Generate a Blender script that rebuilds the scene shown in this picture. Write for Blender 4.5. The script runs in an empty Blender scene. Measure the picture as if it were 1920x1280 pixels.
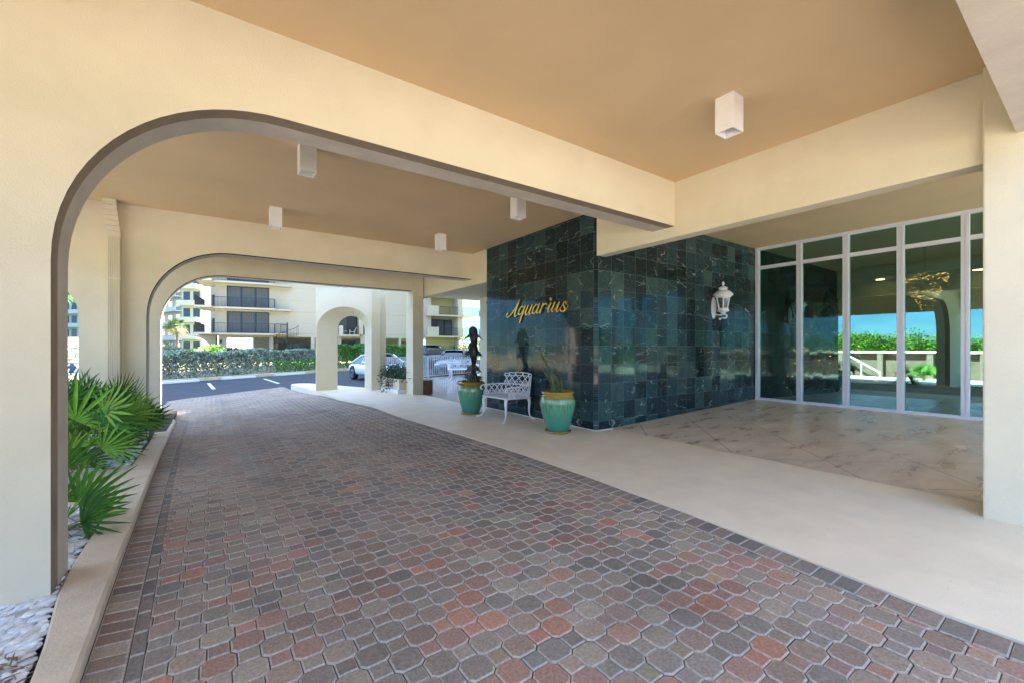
import bpy, math, random
from mathutils import Vector, Matrix
R_ = random.Random(7)
scene = bpy.context.scene
COL = scene.collection
rad = math.radians

# ------------------------------------------------------------------ helpers
def tag(o, label=None, cat=None, group=None, kind=None):
    if label: o['label'] = label
    if cat: o['category'] = cat
    if group: o['group'] = group
    if kind: o['kind'] = kind
    return o

def empty(name, loc=(0, 0, 0), rz=0.0, label=None, cat=None, group=None):
    o = bpy.data.objects.new(name, None)
    COL.objects.link(o)
    o.location = loc
    o.rotation_euler = (0, 0, rz)
    o.empty_display_size = 0.1
    return tag(o, label, cat, group)

def kids(o):
    return [c for c in bpy.data.objects if c.parent == o]

def copy_tree(o, parent=None):
    c = o.copy()
    COL.objects.link(c)
    if parent is not None:
        c.parent = parent
    for ch in kids(o):
        copy_tree(ch, c)
    return c

class MB:
    def __init__(s):
        s.v = []; s.f = []; s.m = []; s.c = []; s.cur = 0; s.col = None
    def poly(s, pts):
        b = len(s.v)
        s.v.extend([tuple(p) for p in pts])
        s.f.append(tuple(range(b, b + len(pts)))); s.m.append(s.cur); s.c.append(s.col)
    def grid(s, rows, closed=False, caps=False):
        b = len(s.v); n = len(rows[0])
        for r in rows: s.v.extend([tuple(p) for p in r])
        for i in range(len(rows) - 1):
            for j in range(n if closed else n - 1):
                a = b + i * n + j; d = b + i * n + (j + 1) % n
                s.f.append((a, d, d + n, a + n)); s.m.append(s.cur); s.c.append(s.col)
        if caps:
            s.f.append(tuple(b + j for j in range(n))[::-1]); s.m.append(s.cur); s.c.append(s.col)
            k = b + (len(rows) - 1) * n
            s.f.append(tuple(k + j for j in range(n))); s.m.append(s.cur); s.c.append(s.col)
    def box(s, x0, x1, y0, y1, z0, z1):
        if x0 > x1: x0, x1 = x1, x0
        if y0 > y1: y0, y1 = y1, y0
        if z0 > z1: z0, z1 = z1, z0
        b = len(s.v)
        s.v += [(x0,y0,z0),(x1,y0,z0),(x1,y1,z0),(x0,y1,z0),(x0,y0,z1),(x1,y0,z1),(x1,y1,z1),(x0,y1,z1)]
        for q in ((0,3,2,1),(4,5,6,7),(0,1,5,4),(1,2,6,5),(2,3,7,6),(3,0,4,7)):
            s.f.append(tuple(b + i for i in q)); s.m.append(s.cur); s.c.append(s.col)
    def prism(s, poly, z0, z1):          # poly = list of (x, y), counter clockwise
        b = len(s.v); n = len(poly)
        s.v += [(p[0], p[1], z0) for p in poly] + [(p[0], p[1], z1) for p in poly]
        s.f.append(tuple(range(b + n - 1, b - 1, -1))); s.m.append(s.cur); s.c.append(s.col)
        s.f.append(tuple(range(b + n, b + 2 * n))); s.m.append(s.cur); s.c.append(s.col)
        for i in range(n):
            j = (i + 1) % n
            s.f.append((b + i, b + j, b + n + j, b + n + i)); s.m.append(s.cur); s.c.append(s.col)
    def bar(s, a, b, w, h=None):          # straight rectangular bar from a to b
        h = h or w
        a = Vector(a); b = Vector(b); d = (b - a).normalized()
        up = Vector((0, 0, 1)) if abs(d.z) < .9 else Vector((0, 1, 0))
        x = d.cross(up).normalized() * w / 2; y = x.cross(d).normalized() * h / 2
        s.grid([[p - x - y, p + x - y, p + x + y, p - x + y] for p in (a, b)], True, True)
    def tube(s, path, r, n=6, caps=True):
        path = [Vector(p) for p in path]; m = len(path)
        rr = r if isinstance(r, (list, tuple)) else [r] * m
        rows = []; prev = None
        for i, p in enumerate(path):
            d = (path[min(i + 1, m - 1)] - path[max(i - 1, 0)])
            d = d.normalized() if d.length > 1e-9 else Vector((0, 0, 1))
            if prev is None:
                up = Vector((0, 0, 1)) if abs(d.z) < .9 else Vector((1, 0, 0))
                x = d.cross(up).normalized()
            else:
                x = prev - d * prev.dot(d)
                x = x.normalized() if x.length > 1e-6 else d.orthogonal().normalized()
            prev = x; y = d.cross(x)
            rows.append([p + (x * math.cos(2 * math.pi * k / n) + y * math.sin(2 * math.pi * k / n)) * rr[i] for k in range(n)])
        s.grid(rows, True, caps)
    def lathe(s, prof, c=(0, 0, 0), n=32, caps=True):
        rows = [[(c[0] + r * math.cos(2 * math.pi * k / n), c[1] + r * math.sin(2 * math.pi * k / n), c[2] + z) for k in range(n)] for r, z in prof]
        s.grid(rows, True, caps)
    def ball(s, c, r, nu=10, nv=6, rot=None):
        if not isinstance(r, (list, tuple)): r = (r, r, r)
        rows = []
        for i in range(nv + 1):
            t = -math.pi / 2 + math.pi * i / nv
            row = []
            for k in range(nu):
                p = Vector((r[0] * math.cos(t) * math.cos(2 * math.pi * k / nu), r[1] * math.cos(t) * math.sin(2 * math.pi * k / nu), r[2] * math.sin(t)))
                if rot is not None: p = rot @ p
                row.append((c[0] + p.x, c[1] + p.y, c[2] + p.z))
            rows.append(row)
        s.grid(rows, True, False)
    def build(s, name, mats, parent=None, smooth=False, bevel=0.0, loc=None):
        me = bpy.data.meshes.new(name)
        me.from_pydata(s.v, [], s.f)
        if not isinstance(mats, (list, tuple)): mats = [mats]
        for m in mats: me.materials.append(m)
        if len(mats) > 1: me.polygons.foreach_set('material_index', s.m)
        if any(c is not None for c in s.c):
            at = me.attributes.new('pcol', 'FLOAT_COLOR', 'FACE')
            buf = []
            for c in s.c:
                c = c or (.5, .5, .5)
                buf += [c[0], c[1], c[2], 1.0]
            at.data.foreach_set('color', buf)
        if smooth:
            me.polygons.foreach_set('use_smooth', [True] * len(me.polygons))
        me.update()
        o = bpy.data.objects.new(name, me)
        COL.objects.link(o)
        if parent is not None: o.parent = parent
        if loc is not None: o.location = loc
        if bevel:
            md = o.modifiers.new('edge', 'BEVEL'); md.width = bevel; md.segments = 2; md.limit_method = 'ANGLE'; md.angle_limit = rad(40)
        if smooth == 'auto':
            md = o.modifiers.new('split', 'EDGE_SPLIT'); md.split_angle = rad(40)
        return o

# ------------------------------------------------------------------ camera
CAM_H, FPX, YH = 1.35, 800.0, 652.0
TH = rad(35.25)
FW = Vector((math.sin(TH), math.cos(TH))); RT = Vector((math.cos(TH), -math.sin(TH)))
def atd(px, dep):                     # plan position at a given distance along the view
    p = (FW + RT * ((px - 960) / FPX)) * dep
    return (p.x, p.y)
def atg(px, py, z=0.0):               # plan position on level ground z
    return atd(px, (CAM_H - z) * FPX / (py - YH))
def zat(py, dep): return CAM_H + (YH - py) * dep / FPX

cd = bpy.data.cameras.new('camera'); cam = bpy.data.objects.new('camera', cd); COL.objects.link(cam)
cam.location = (0, 0, CAM_H); cam.rotation_euler = (rad(90), 0, -TH)
cd.sensor_width = 36; cd.lens = 15.0; cd.shift_y = 12 / 1920.0; cd.clip_start = .02; cd.clip_end = 6000
scene.camera = cam

# ------------------------------------------------------------------ materials
def mat(name, col=(.5, .5, .5), rough=.6, metal=0.0, spec=.5, noise=0.0, nscale=8.0, bump=0.0, bscale=60.0, coat=0.0, emit=None, estr=0.0, attr=False, rnoise=0.0, stain=None):
    m = bpy.data.materials.new(name); m.use_nodes = True
    nt = m.node_tree; N = nt.nodes; L = nt.links
    b = N['Principled BSDF']
    b.inputs['Base Color'].default_value = (*col, 1); b.inputs['Roughness'].default_value = rough
    b.inputs['Metallic'].default_value = metal; b.inputs['Specular IOR Level'].default_value = spec
    if coat: b.inputs['Coat Weight'].default_value = coat; b.inputs['Coat Roughness'].default_value = .06
    if emit: b.inputs['Emission Color'].default_value = (*emit, 1); b.inputs['Emission Strength'].default_value = estr
    src = None
    tc = N.new('ShaderNodeTexCoord')
    if attr:
        a = N.new('ShaderNodeAttribute'); a.attribute_name = 'pcol'; src = a.outputs['Color']
    if noise:
        nz = N.new('ShaderNodeTexNoise'); nz.inputs['Scale'].default_value = nscale; nz.inputs['Detail'].default_value = 6
        L.new(tc.outputs['Object'], nz.inputs['Vector'])
        mr = N.new('ShaderNodeMapRange'); mr.inputs[1].default_value = .3; mr.inputs[2].default_value = .7
        mr.inputs[3].default_value = 1 - noise; mr.inputs[4].default_value = 1 + noise * .6
        L.new(nz.outputs['Fac'], mr.inputs[0])
        mx = N.new('ShaderNodeMix'); mx.data_type = 'RGBA'; mx.blend_type = 'MULTIPLY'; mx.inputs[0].default_value = 1
        if src is not None: L.new(src, mx.inputs[6])
        else: mx.inputs[6].default_value = (*col, 1)
        L.new(mr.outputs[0], mx.inputs[7]); src = mx.outputs[2]
        if rnoise:
            m2 = N.new('ShaderNodeMapRange'); m2.inputs[1].default_value = .35; m2.inputs[2].default_value = .65
            m2.inputs[3].default_value = max(.03, rough - rnoise); m2.inputs[4].default_value = min(1, rough + rnoise)
            L.new(nz.outputs['Fac'], m2.inputs[0]); L.new(m2.outputs[0], b.inputs['Roughness'])
    if stain:
        scol, ssc, lo, hi, amt = stain
        sn = N.new('ShaderNodeTexNoise'); sn.inputs['Scale'].default_value = ssc; sn.inputs['Detail'].default_value = 8; sn.inputs['Roughness'].default_value = .65
        L.new(tc.outputs['Object'], sn.inputs['Vector'])
        sr = N.new('ShaderNodeMapRange'); sr.inputs[1].default_value = lo; sr.inputs[2].default_value = hi; sr.inputs[4].default_value = amt
        L.new(sn.outputs['Fac'], sr.inputs[0])
        mx = N.new('ShaderNodeMix'); mx.data_type = 'RGBA'; mx.inputs[7].default_value = (*scol, 1)
        L.new(sr.outputs[0], mx.inputs[0])
        if src is not None: L.new(src, mx.inputs[6])
        else: mx.inputs[6].default_value = (*col, 1)
        src = mx.outputs[2]
    if src is not None: L.new(src, b.inputs['Base Color'])
    if bump:
        bn = N.new('ShaderNodeTexNoise'); bn.inputs['Scale'].default_value = bscale; bn.inputs['Detail'].default_value = 5
        L.new(tc.outputs['Object'], bn.inputs['Vector'])
        bp = N.new('ShaderNodeBump'); bp.inputs['Strength'].default_value = bump; bp.inputs['Distance'].default_value = .01
        L.new(bn.outputs['Fac'], bp.inputs['Height']); L.new(bp.outputs['Normal'], b.inputs['Normal'])
    return m

M = {}
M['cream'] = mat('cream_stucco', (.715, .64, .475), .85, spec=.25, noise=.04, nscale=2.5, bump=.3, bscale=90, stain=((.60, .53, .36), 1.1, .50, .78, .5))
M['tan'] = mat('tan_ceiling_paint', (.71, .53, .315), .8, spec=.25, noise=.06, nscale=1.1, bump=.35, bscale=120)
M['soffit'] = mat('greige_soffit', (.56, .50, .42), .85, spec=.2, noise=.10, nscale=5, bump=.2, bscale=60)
M['dark_band'] = mat('dark_drip_band', (.055, .036, .028), .8, spec=.2, noise=.15, nscale=6)
M['brown_band'] = mat('brown_drip_band', (.30, .23, .165), .8, spec=.2, noise=.15, nscale=6)
M['promenade'] = mat('beige_acrylic_deck', (.80, .685, .515), .6, spec=.35, noise=.06, nscale=3, bump=.35, bscale=140, stain=((.58, .48, .35), .9, .50, .78, .5))
M['kerb'] = mat('cream_kerb', (.72, .60, .45), .75, spec=.3, noise=.12, nscale=6, bump=.5, bscale=70, stain=((.34, .27, .19), 3.0, .52, .75, .6))
M['asphalt'] = mat('asphalt', (.05, .053, .06), .85, spec=.3, noise=.18, nscale=1.2, bump=.5, bscale=160)
M['white_line'] = mat('road_paint', (.72, .72, .70), .7, noise=.1, nscale=20)
M['joint'] = mat('joint_sand', (.11, .10, .09), .9, spec=.1, noise=.25, nscale=40)
M['paver'] = mat('paver_concrete', (.2, .15, .13), .7, spec=.15, attr=True, noise=.30, nscale=75, bump=.6, bscale=220, rnoise=.12, stain=((.07, .06, .055), .55, .54, .74, .5))
M['alu'] = mat('white_aluminium', (.72, .73, .78), .35, spec=.5, metal=.15)
M['lamp_white'] = mat('white_lamp_enamel', (.80, .78, .76), .5, noise=.04)
M['rail_white'] = mat('white_rail_paint', (.55, .55, .56), .5)
M['dark'] = mat('dark_void', (.015, .015, .015), .6)
M['gold'] = mat('gold_letter', (.58, .33, .06), .32, metal=.75, noise=.12, nscale=14)
M['gold_side'] = mat('gold_letter_edge', (.10, .06, .02), .6)
M['white_iron'] = mat('white_cast_metal', (.80, .80, .82), .4, spec=.5, bump=.2, bscale=120)
M['bronze'] = mat('dark_bronze', (.022, .022, .024), .33, metal=.3, spec=.6, noise=.3, nscale=18)
M['soil'] = mat('soil', (.06, .04, .025), .95, noise=.4, nscale=30, bump=.8, bscale=60)
M['mulch'] = mat('dry_mulch', (.30, .19, .10), .9, noise=.4, nscale=30)
M['pebble'] = mat('white_pebble', (.72, .73, .75), .7, attr=True, noise=.12, nscale=25, bump=.3, bscale=60)
M['leaf'] = mat('palmetto_leaf', (.08, .16, .03), .55, attr=True, spec=.15, noise=.15, nscale=20)
M['hedge'] = mat('hedge_leaf', (.1, .15, .06), .6, attr=True, spec=.3)
M['bark'] = mat('bark', (.16, .12, .09), .9, noise=.3, nscale=12, bump=.8, bscale=25)
M['apt'] = mat('pale_apartment_stucco', (.51, .455, .37), .85, spec=.2, noise=.03, nscale=.4)
M['apt_white'] = mat('white_hotel_stucco', (.40, .39, .37), .85, spec=.2, noise=.03, nscale=.2)
M['apt_sun_yellow'] = mat('sun_yellow_apartment_stucco', (.60, .49, .24), .85, spec=.2)  # warm sun on the right wing, put into the colour
M['win'] = mat('dark_window_glass', (.018, .022, .028), .06, spec=.7)
M['winframe'] = mat('bronze_window_frame', (.03, .03, .032), .5)
M['curtain'] = mat('grey_curtain', (.12, .13, .14), .8)
M['railblack'] = mat('black_rail', (.02, .02, .022), .5)
M['rubber'] = mat('tyre_rubber', (.018, .018, .018), .8)
M['rim'] = mat('alloy_rim', (.25, .25, .27), .3, metal=.8)
M['car_white'] = mat('white_car_paint', (.80, .81, .83), .3, coat=1)
M['car_black'] = mat('black_car_paint', (.012, .013, .017), .3, coat=.25)
M['car_silver'] = mat('silver_car_paint', (.13, .14, .15), .4, metal=.2, coat=.3)
M['carglass'] = mat('car_glass', (.02, .025, .03), .05, spec=.4)
M['lampglass'] = mat('headlamp', (.6, .62, .65), .1, spec=.8)
M['terra'] = mat('terracotta', (.22, .09, .05), .7, noise=.2)
M['pipe'] = mat('brown_pipe', (.16, .09, .07), .6)
M['skin'] = mat('skin', (.45, .26, .18), .6)
M['navy'] = mat('navy_cloth', (.03, .06, .14), .8)
M['red_awn'] = mat('coral_awning', (.62, .16, .09), .8)
M['dry_verge'] = mat('dry_verge', (.20, .18, .10), .9, noise=.4, nscale=4)
M['lawn'] = mat('grass_lawn', (.07, .12, .035), .9, noise=.4, nscale=4, bump=.6, bscale=50)
M['timber'] = mat('weathered_timber', (.12, .085, .06), .8, noise=.3, nscale=5)
M['warm_lamp'] = mat('warm_bulb', (.9, .8, .6), .4, emit=(1, .62, .25), estr=2.2)
M['down_lamp'] = mat('lobby_downlight', (.9, .9, .8), .4, emit=(1, .85, .6), estr=4)
M['crystal'] = mat('amber_crystal', (.35, .24, .12), .15, spec=.8)
M['hill'] = mat('far_wooded_hill', (.035, .08, .05), .9, noise=.3, nscale=.05)
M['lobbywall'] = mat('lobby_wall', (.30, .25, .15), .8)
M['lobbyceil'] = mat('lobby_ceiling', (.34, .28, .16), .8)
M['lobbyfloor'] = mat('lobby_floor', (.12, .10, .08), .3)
M['terrace'] = mat('polished_terrace_stone', (.46, .41, .35), .12, spec=.5, noise=.06, nscale=4)
M['cactus'] = mat('dried_cactus', (.11, .14, .05), .8, noise=.5, nscale=14, bump=.8, bscale=40)

def nodes(m):
    return m.node_tree.nodes, m.node_tree.links, m.node_tree.nodes['Principled BSDF']
def mathn(N, L, op, a, b=None, c=None):
    n = N.new('ShaderNodeMath'); n.operation = op
    for i, v in enumerate((a, b, c)):
        if v is None: continue
        if isinstance(v, (int, float)): n.inputs[i].default_value = v
        else: L.new(v, n.inputs[i])
    return n.outputs[0]
def mixc(N, L, fac, a, b, mode='MIX'):
    n = N.new('ShaderNodeMix'); n.data_type = 'RGBA'; n.blend_type = mode
    for i, v in ((0, fac), (6, a), (7, b)):
        if isinstance(v, (int, float)): n.inputs[i].default_value = v
        elif isinstance(v, tuple): n.inputs[i].default_value = (*v, 1)
        else: L.new(v, n.inputs[i])
    return n.outputs[2]
def mapr(N, L, v, a, b, c=0.0, d=1.0):
    n = N.new('ShaderNodeMapRange')
    L.new(v, n.inputs[0])
    for i, q in enumerate((a, b, c, d)): n.inputs[i + 1].default_value = q
    return n.outputs[0]

def make_marble():
    m = mat('green_marble_tiles', rough=.1, spec=.2); N, L, b = nodes(m)
    tc = N.new('ShaderNodeTexCoord'); sp = N.new('ShaderNodeSeparateXYZ'); L.new(tc.outputs['Object'], sp.inputs[0])
    u = mathn(N, L, 'ADD', sp.outputs[0], sp.outputs[1])
    u = mathn(N, L, 'MULTIPLY', mathn(N, L, 'ADD', u, 0.15 + .305 * 100), 1 / .305)
    v = mathn(N, L, 'MULTIPLY', mathn(N, L, 'ADD', sp.outputs[2], .305 - .165 + .305 * 10), 1 / .305)
    iu = mathn(N, L, 'FLOOR', u); iv = mathn(N, L, 'FLOOR', v)
    fu = mathn(N, L, 'FRACT', u); fv = mathn(N, L, 'FRACT', v)
    cb = N.new('ShaderNodeCombineXYZ'); L.new(iu, cb.inputs[0]); L.new(iv, cb.inputs[1])
    wn = N.new('ShaderNodeTexWhiteNoise'); wn.noise_dimensions = '3D'; L.new(cb.outputs[0], wn.inputs['Vector'])
    # texture space shifted per tile so the veins break at every joint
    off = N.new('ShaderNodeVectorMath'); off.operation = 'SCALE'; L.new(wn.outputs['Color'], off.inputs[0]); off.inputs[3].default_value = 23.0
    cu = N.new('ShaderNodeCombineXYZ'); L.new(fu, cu.inputs[0]); L.new(fv, cu.inputs[1])
    ad = N.new('ShaderNodeVectorMath'); ad.operation = 'ADD'; L.new(cu.outputs[0], ad.inputs[0]); L.new(off.outputs[0], ad.inputs[1])
    dn = N.new('ShaderNodeTexNoise'); dn.inputs['Scale'].default_value = 2.2; dn.inputs['Detail'].default_value = 5; L.new(ad.outputs[0], dn.inputs['Vector'])
    ds = N.new('ShaderNodeVectorMath'); ds.operation = 'SCALE'; L.new(dn.outputs['Color'], ds.inputs[0]); ds.inputs[3].default_value = .9
    a2 = N.new('ShaderNodeVectorMath'); a2.operation = 'ADD'; L.new(ad.outputs[0], a2.inputs[0]); L.new(ds.outputs[0], a2.inputs[1])
    vo = N.new('ShaderNodeTexVoronoi'); vo.feature = 'DISTANCE_TO_EDGE'; vo.inputs['Scale'].default_value = 2.0; L.new(a2.outputs[0], vo.inputs['Vector'])
    vo2 = N.new('ShaderNodeTexVoronoi'); vo2.feature = 'DISTANCE_TO_EDGE'; vo2.inputs['Scale'].default_value = 5.5; L.new(a2.outputs[0], vo2.inputs['Vector'])
    n2 = N.new('ShaderNodeTexNoise'); n2.inputs['Scale'].default_value = 3.5; n2.inputs['Detail'].default_value = 9; n2.inputs['Roughness'].default_value = .7; L.new(a2.outputs[0], n2.inputs['Vector'])
    n3 = N.new('ShaderNodeTexNoise'); n3.inputs['Scale'].default_value = 1.4; n3.inputs['Detail'].default_value = 3; L.new(ad.outputs[0], n3.inputs['Vector'])
    rp = N.new('ShaderNodeValToRGB'); L.new(wn.outputs['Value'], rp.inputs[0])
    cr = rp.color_ramp; cr.interpolation = 'CONSTANT'
    cols = [(.011, .016, .017), (.026, .050, .052), (.036, .072, .070), (.015, .022, .028), (.026, .054, .064), (.050, .092, .088), (.028, .035, .040), (.018, .034, .037)]
    cr.elements[0].color = (*cols[0], 1); cr.elements[1].position = .13; cr.elements[1].color = (*cols[1], 1)
    for i, c in enumerate(cols[2:]):
        e = cr.elements.new(.26 + i * .125); e.color = (*c, 1)
    base = mixc(N, L, mapr(N, L, n2.outputs['Fac'], .38, .85), rp.outputs[0], (.005, .010, .012))
    base = mixc(N, L, mapr(N, L, n2.outputs['Fac'], .58, .9, 0, .6), base, (.06, .16, .14))
    def ridge(scale, dist, width, rot, sx):
        mpn = N.new('ShaderNodeMapping'); mpn.inputs['Rotation'].default_value = (0, 0, rot); mpn.inputs['Scale'].default_value = (sx, 1, 1); L.new(ad.outputs[0], mpn.inputs[0])
        q = N.new('ShaderNodeTexNoise'); q.inputs['Scale'].default_value = scale; q.inputs['Detail'].default_value = 2.2; q.inputs['Roughness'].default_value = .5; q.inputs['Distortion'].default_value = dist
        L.new(mpn.outputs[0], q.inputs['Vector'])
        return mapr(N, L, mathn(N, L, 'ABSOLUTE', mathn(N, L, 'SUBTRACT', q.outputs['Fac'], .5)), 0, width, 1, 0)
    v1 = mathn(N, L, 'MULTIPLY', ridge(.9, .25, .008, .7, .35), mapr(N, L, n3.outputs['Fac'], .44, .60, 0, .6))
    v2 = mathn(N, L, 'MULTIPLY', ridge(2.6, .3, .012, -.5, .45), mapr(N, L, n2.outputs['Fac'], .45, .62, 0, .4))
    v3 = mathn(N, L, 'MULTIPLY', ridge(7.0, .25, .035, 1.9, .3), mapr(N, L, n2.outputs['Fac'], .40, .65, .08, .4))
    base = mixc(N, L, v1, base, (.42, .50, .43))
    base = mixc(N, L, v2, base, (.24, .36, .33))
    base = mixc(N, L, v3, base, (.07, .15, .145))
    # joints
    du = mathn(N, L, 'ABSOLUTE', mathn(N, L, 'SUBTRACT', fu, .5)); dv = mathn(N, L, 'ABSOLUTE', mathn(N, L, 'SUBTRACT', fv, .5))
    jm = mathn(N, L, 'GREATER_THAN', mathn(N, L, 'MAXIMUM', du, dv), .4945)
    base = mixc(N, L, mathn(N, L, 'MULTIPLY', jm, .7), base, (.16, .22, .20))
    L.new(base, b.inputs['Base Color'])
    rr = mapr(N, L, n3.outputs['Fac'], .3, .7, .05, .10)
    L.new(mathn(N, L, 'ADD', rr, mathn(N, L, 'MULTIPLY', jm, .4)), b.inputs['Roughness'])
    # every tile sits a hair out of true
    ge = N.new('ShaderNodeNewGeometry')
    w2 = N.new('ShaderNodeVectorMath'); w2.operation = 'SUBTRACT'; L.new(wn.outputs['Color'], w2.inputs[0]); w2.inputs[1].default_value = (.5, .5, .5)
    w3 = N.new('ShaderNodeVectorMath'); w3.operation = 'SCALE'; L.new(w2.outputs[0], w3.inputs[0]); w3.inputs[3].default_value = .016
    w4 = N.new('ShaderNodeVectorMath'); w4.operation = 'ADD'; L.new(ge.outputs['Normal'], w4.inputs[0]); L.new(w3.outputs[0], w4.inputs[1])
    w5 = N.new('ShaderNodeVectorMath'); w5.operation = 'NORMALIZE'; L.new(w4.outputs[0], w5.inputs[0])
    L.new(w5.outputs[0], b.inputs['Normal'])
    return m
M['marble'] = make_marble()

def make_travertine():
    m = mat('travertine_floor', rough=.2, spec=.35); N, L, b = nodes(m)
    tc = N.new('ShaderNodeTexCoord')
    mp = N.new('ShaderNodeMapping'); mp.inputs['Rotation'].default_value = (0, 0, rad(45)); L.new(tc.outputs['Object'], mp.inputs[0])
    mp2 = N.new('ShaderNodeMapping'); mp2.inputs['Rotation'].default_value = (0, 0, rad(38)); mp2.inputs['Scale'].default_value = (.8, 2.4, 1); L.new(tc.outputs['Object'], mp2.inputs[0])
    br = N.new('ShaderNodeTexBrick'); br.offset = 0.0; br.inputs['Scale'].default_value = 1; br.inputs['Brick Width'].default_value = .92; br.inputs['Row Height'].default_value = .92
    br.inputs['Mortar Size'].default_value = .006; L.new(mp.outputs[0], br.inputs['Vector'])
    br.inputs['Color1'].default_value = (0, 0, 0, 1); br.inputs['Color2'].default_value = (1, 1, 1, 1)
    n1 = N.new('ShaderNodeTexNoise'); n1.inputs['Scale'].default_value = 1.6; n1.inputs['Detail'].default_value = 9; n1.inputs['Roughness'].default_value = .65; L.new(mp2.outputs[0], n1.inputs['Vector'])
    n2 = N.new('ShaderNodeTexNoise'); n2.inputs['Scale'].default_value = 2.6; n2.inputs['Detail'].default_value = 10; n2.inputs['Roughness'].default_value = .75; n2.inputs['Distortion'].default_value = .8; L.new(mp2.outputs[0], n2.inputs['Vector'])
    n3 = N.new('ShaderNodeTexNoise'); n3.inputs['Scale'].default_value = .5; n3.inputs['Detail'].default_value = 2; L.new(tc.outputs['Object'], n3.inputs['Vector'])
    rp = N.new('ShaderNodeValToRGB'); L.new(n1.outputs['Fac'], rp.inputs[0]); cr = rp.color_ramp
    cr.elements[0].position = .3; cr.elements[0].color = (.50, .385, .28, 1); cr.elements[1].position = .7; cr.elements[1].color = (.80, .69, .57, 1)
    base = mixc(N, L, mathn(N, L, 'MULTIPLY', mapr(N, L, n2.outputs['Fac'], .58, .80), mapr(N, L, n3.outputs['Fac'], .4, .62, .15, .8)), rp.outputs[0], (.20, .145, .10))
    base = mixc(N, L, mathn(N, L, 'MULTIPLY', br.outputs['Fac'], .8), base, (.08, .065, .05))
    L.new(base, b.inputs['Base Color'])
    L.new(mapr(N, L, n1.outputs['Fac'], .3, .7, .22, .42), b.inputs['Roughness'])
    return m
M['travertine'] = make_travertine()

def make_pot():
    m = mat('drip_glazed_ceramic', rough=.12, spec=.6, coat=.6); N, L, b = nodes(m)
    tc = N.new('ShaderNodeTexCoord'); sp = N.new('ShaderNodeSeparateXYZ'); L.new(tc.outputs['Object'], sp.inputs[0])
    an = mathn(N, L, 'ARCTAN2', sp.outputs[1], sp.outputs[0])
    cb = N.new('ShaderNodeCombineXYZ'); L.new(mathn(N, L, 'COSINE', an), cb.inputs[0]); L.new(mathn(N, L, 'SINE', an), cb.inputs[1])
    L.new(mathn(N, L, 'MULTIPLY', sp.outputs[2], .35), cb.inputs[2])
    nz = N.new('ShaderNodeTexNoise'); nz.inputs['Scale'].default_value = 9; nz.inputs['Detail'].default_value = 3; L.new(cb.outputs[0], nz.inputs['Vector'])
    n2 = N.new('ShaderNodeTexNoise'); n2.inputs['Scale'].default_value = 22; n2.inputs['Detail'].default_value = 2; L.new(cb.outputs[0], n2.inputs['Vector'])
    zz = mathn(N, L, 'ADD', sp.outputs[2], mathn(N, L, 'MULTIPLY', mathn(N, L, 'SUBTRACT', nz.outputs['Fac'], .5), .11))
    rp = N.new('ShaderNodeValToRGB'); L.new(mapr(N, L, zz, .03, .66), rp.inputs[0]); cr = rp.color_ramp
    for i, (p, c) in enumerate(((0, (.03, .22, .17)), (.35, (.05, .27, .17)), (.72, (.14, .36, .20)), (.82, (.20, .26, .07)), (.9, (.42, .22, .03)), (1, (.46, .23, .03)))):
        e = cr.elements[0] if i == 0 else (cr.elements[1] if i == 1 else cr.elements.new(p)); e.position = p; e.color = (*c, 1)
    dr = mathn(N, L, 'MULTIPLY', mapr(N, L, n2.outputs['Fac'], .52, .62), mathn(N, L, 'MULTIPLY', mapr(N, L, zz, .2, .42), mapr(N, L, zz, .60, .53)))
    base = mixc(N, L, mathn(N, L, 'MULTIPLY', dr, .75), rp.outputs[0], (.02, .10, .05))
    L.new(base, b.inputs['Base Color'])
    return m
M['pot'] = make_pot()
M['amber'] = mat('amber_glaze', (.40, .20, .04), .2, coat=.5, noise=.3, nscale=20)

def make_glass():
    m = bpy.data.materials.new('tinted_reflective_glass'); m.use_nodes = True
    N = m.node_tree.nodes; L = m.node_tree.links; N.clear()
    out = N.new('ShaderNodeOutputMaterial'); tr = N.new('ShaderNodeBsdfTransparent'); gl = N.new('ShaderNodeBsdfGlossy'); mx = N.new('ShaderNodeMixShader')
    tr.inputs[0].default_value = (.26, .30, .16, 1); gl.inputs[0].default_value = (.56, 1.0, .95, 1); gl.inputs['Roughness'].default_value = 0.0
    fr = N.new('ShaderNodeFresnel'); fr.inputs[0].default_value = 1.6
    a = mathn(N, L, 'ADD', mathn(N, L, 'MULTIPLY', fr.outputs[0], .7), .27)
    L.new(a, mx.inputs[0]); L.new(tr.outputs[0], mx.inputs[1]); L.new(gl.outputs[0], mx.inputs[2]); L.new(mx.outputs[0], out.inputs[0])
    return m
M['glass'] = make_glass()
def make_clear():
    m = bpy.data.materials.new('clear_lamp_glass'); m.use_nodes = True
    N = m.node_tree.nodes; L = m.node_tree.links; N.clear()
    out = N.new('ShaderNodeOutputMaterial'); tr = N.new('ShaderNodeBsdfTransparent'); gl = N.new('ShaderNodeBsdfGlossy'); mx = N.new('ShaderNodeMixShader')
    tr.inputs[0].default_value = (.82, .82, .78, 1); gl.inputs['Roughness'].default_value = .1; mx.inputs[0].default_value = .18
    L.new(tr.outputs[0], mx.inputs[1]); L.new(gl.outputs[0], mx.inputs[2]); L.new(mx.outputs[0], out.inputs[0])
    return m
M['clear'] = make_clear()
def make_water():
    m = mat('bay_water', (.02, .09, .13), .08, bump=.3, bscale=.6); return m
M['water'] = make_water()

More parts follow.
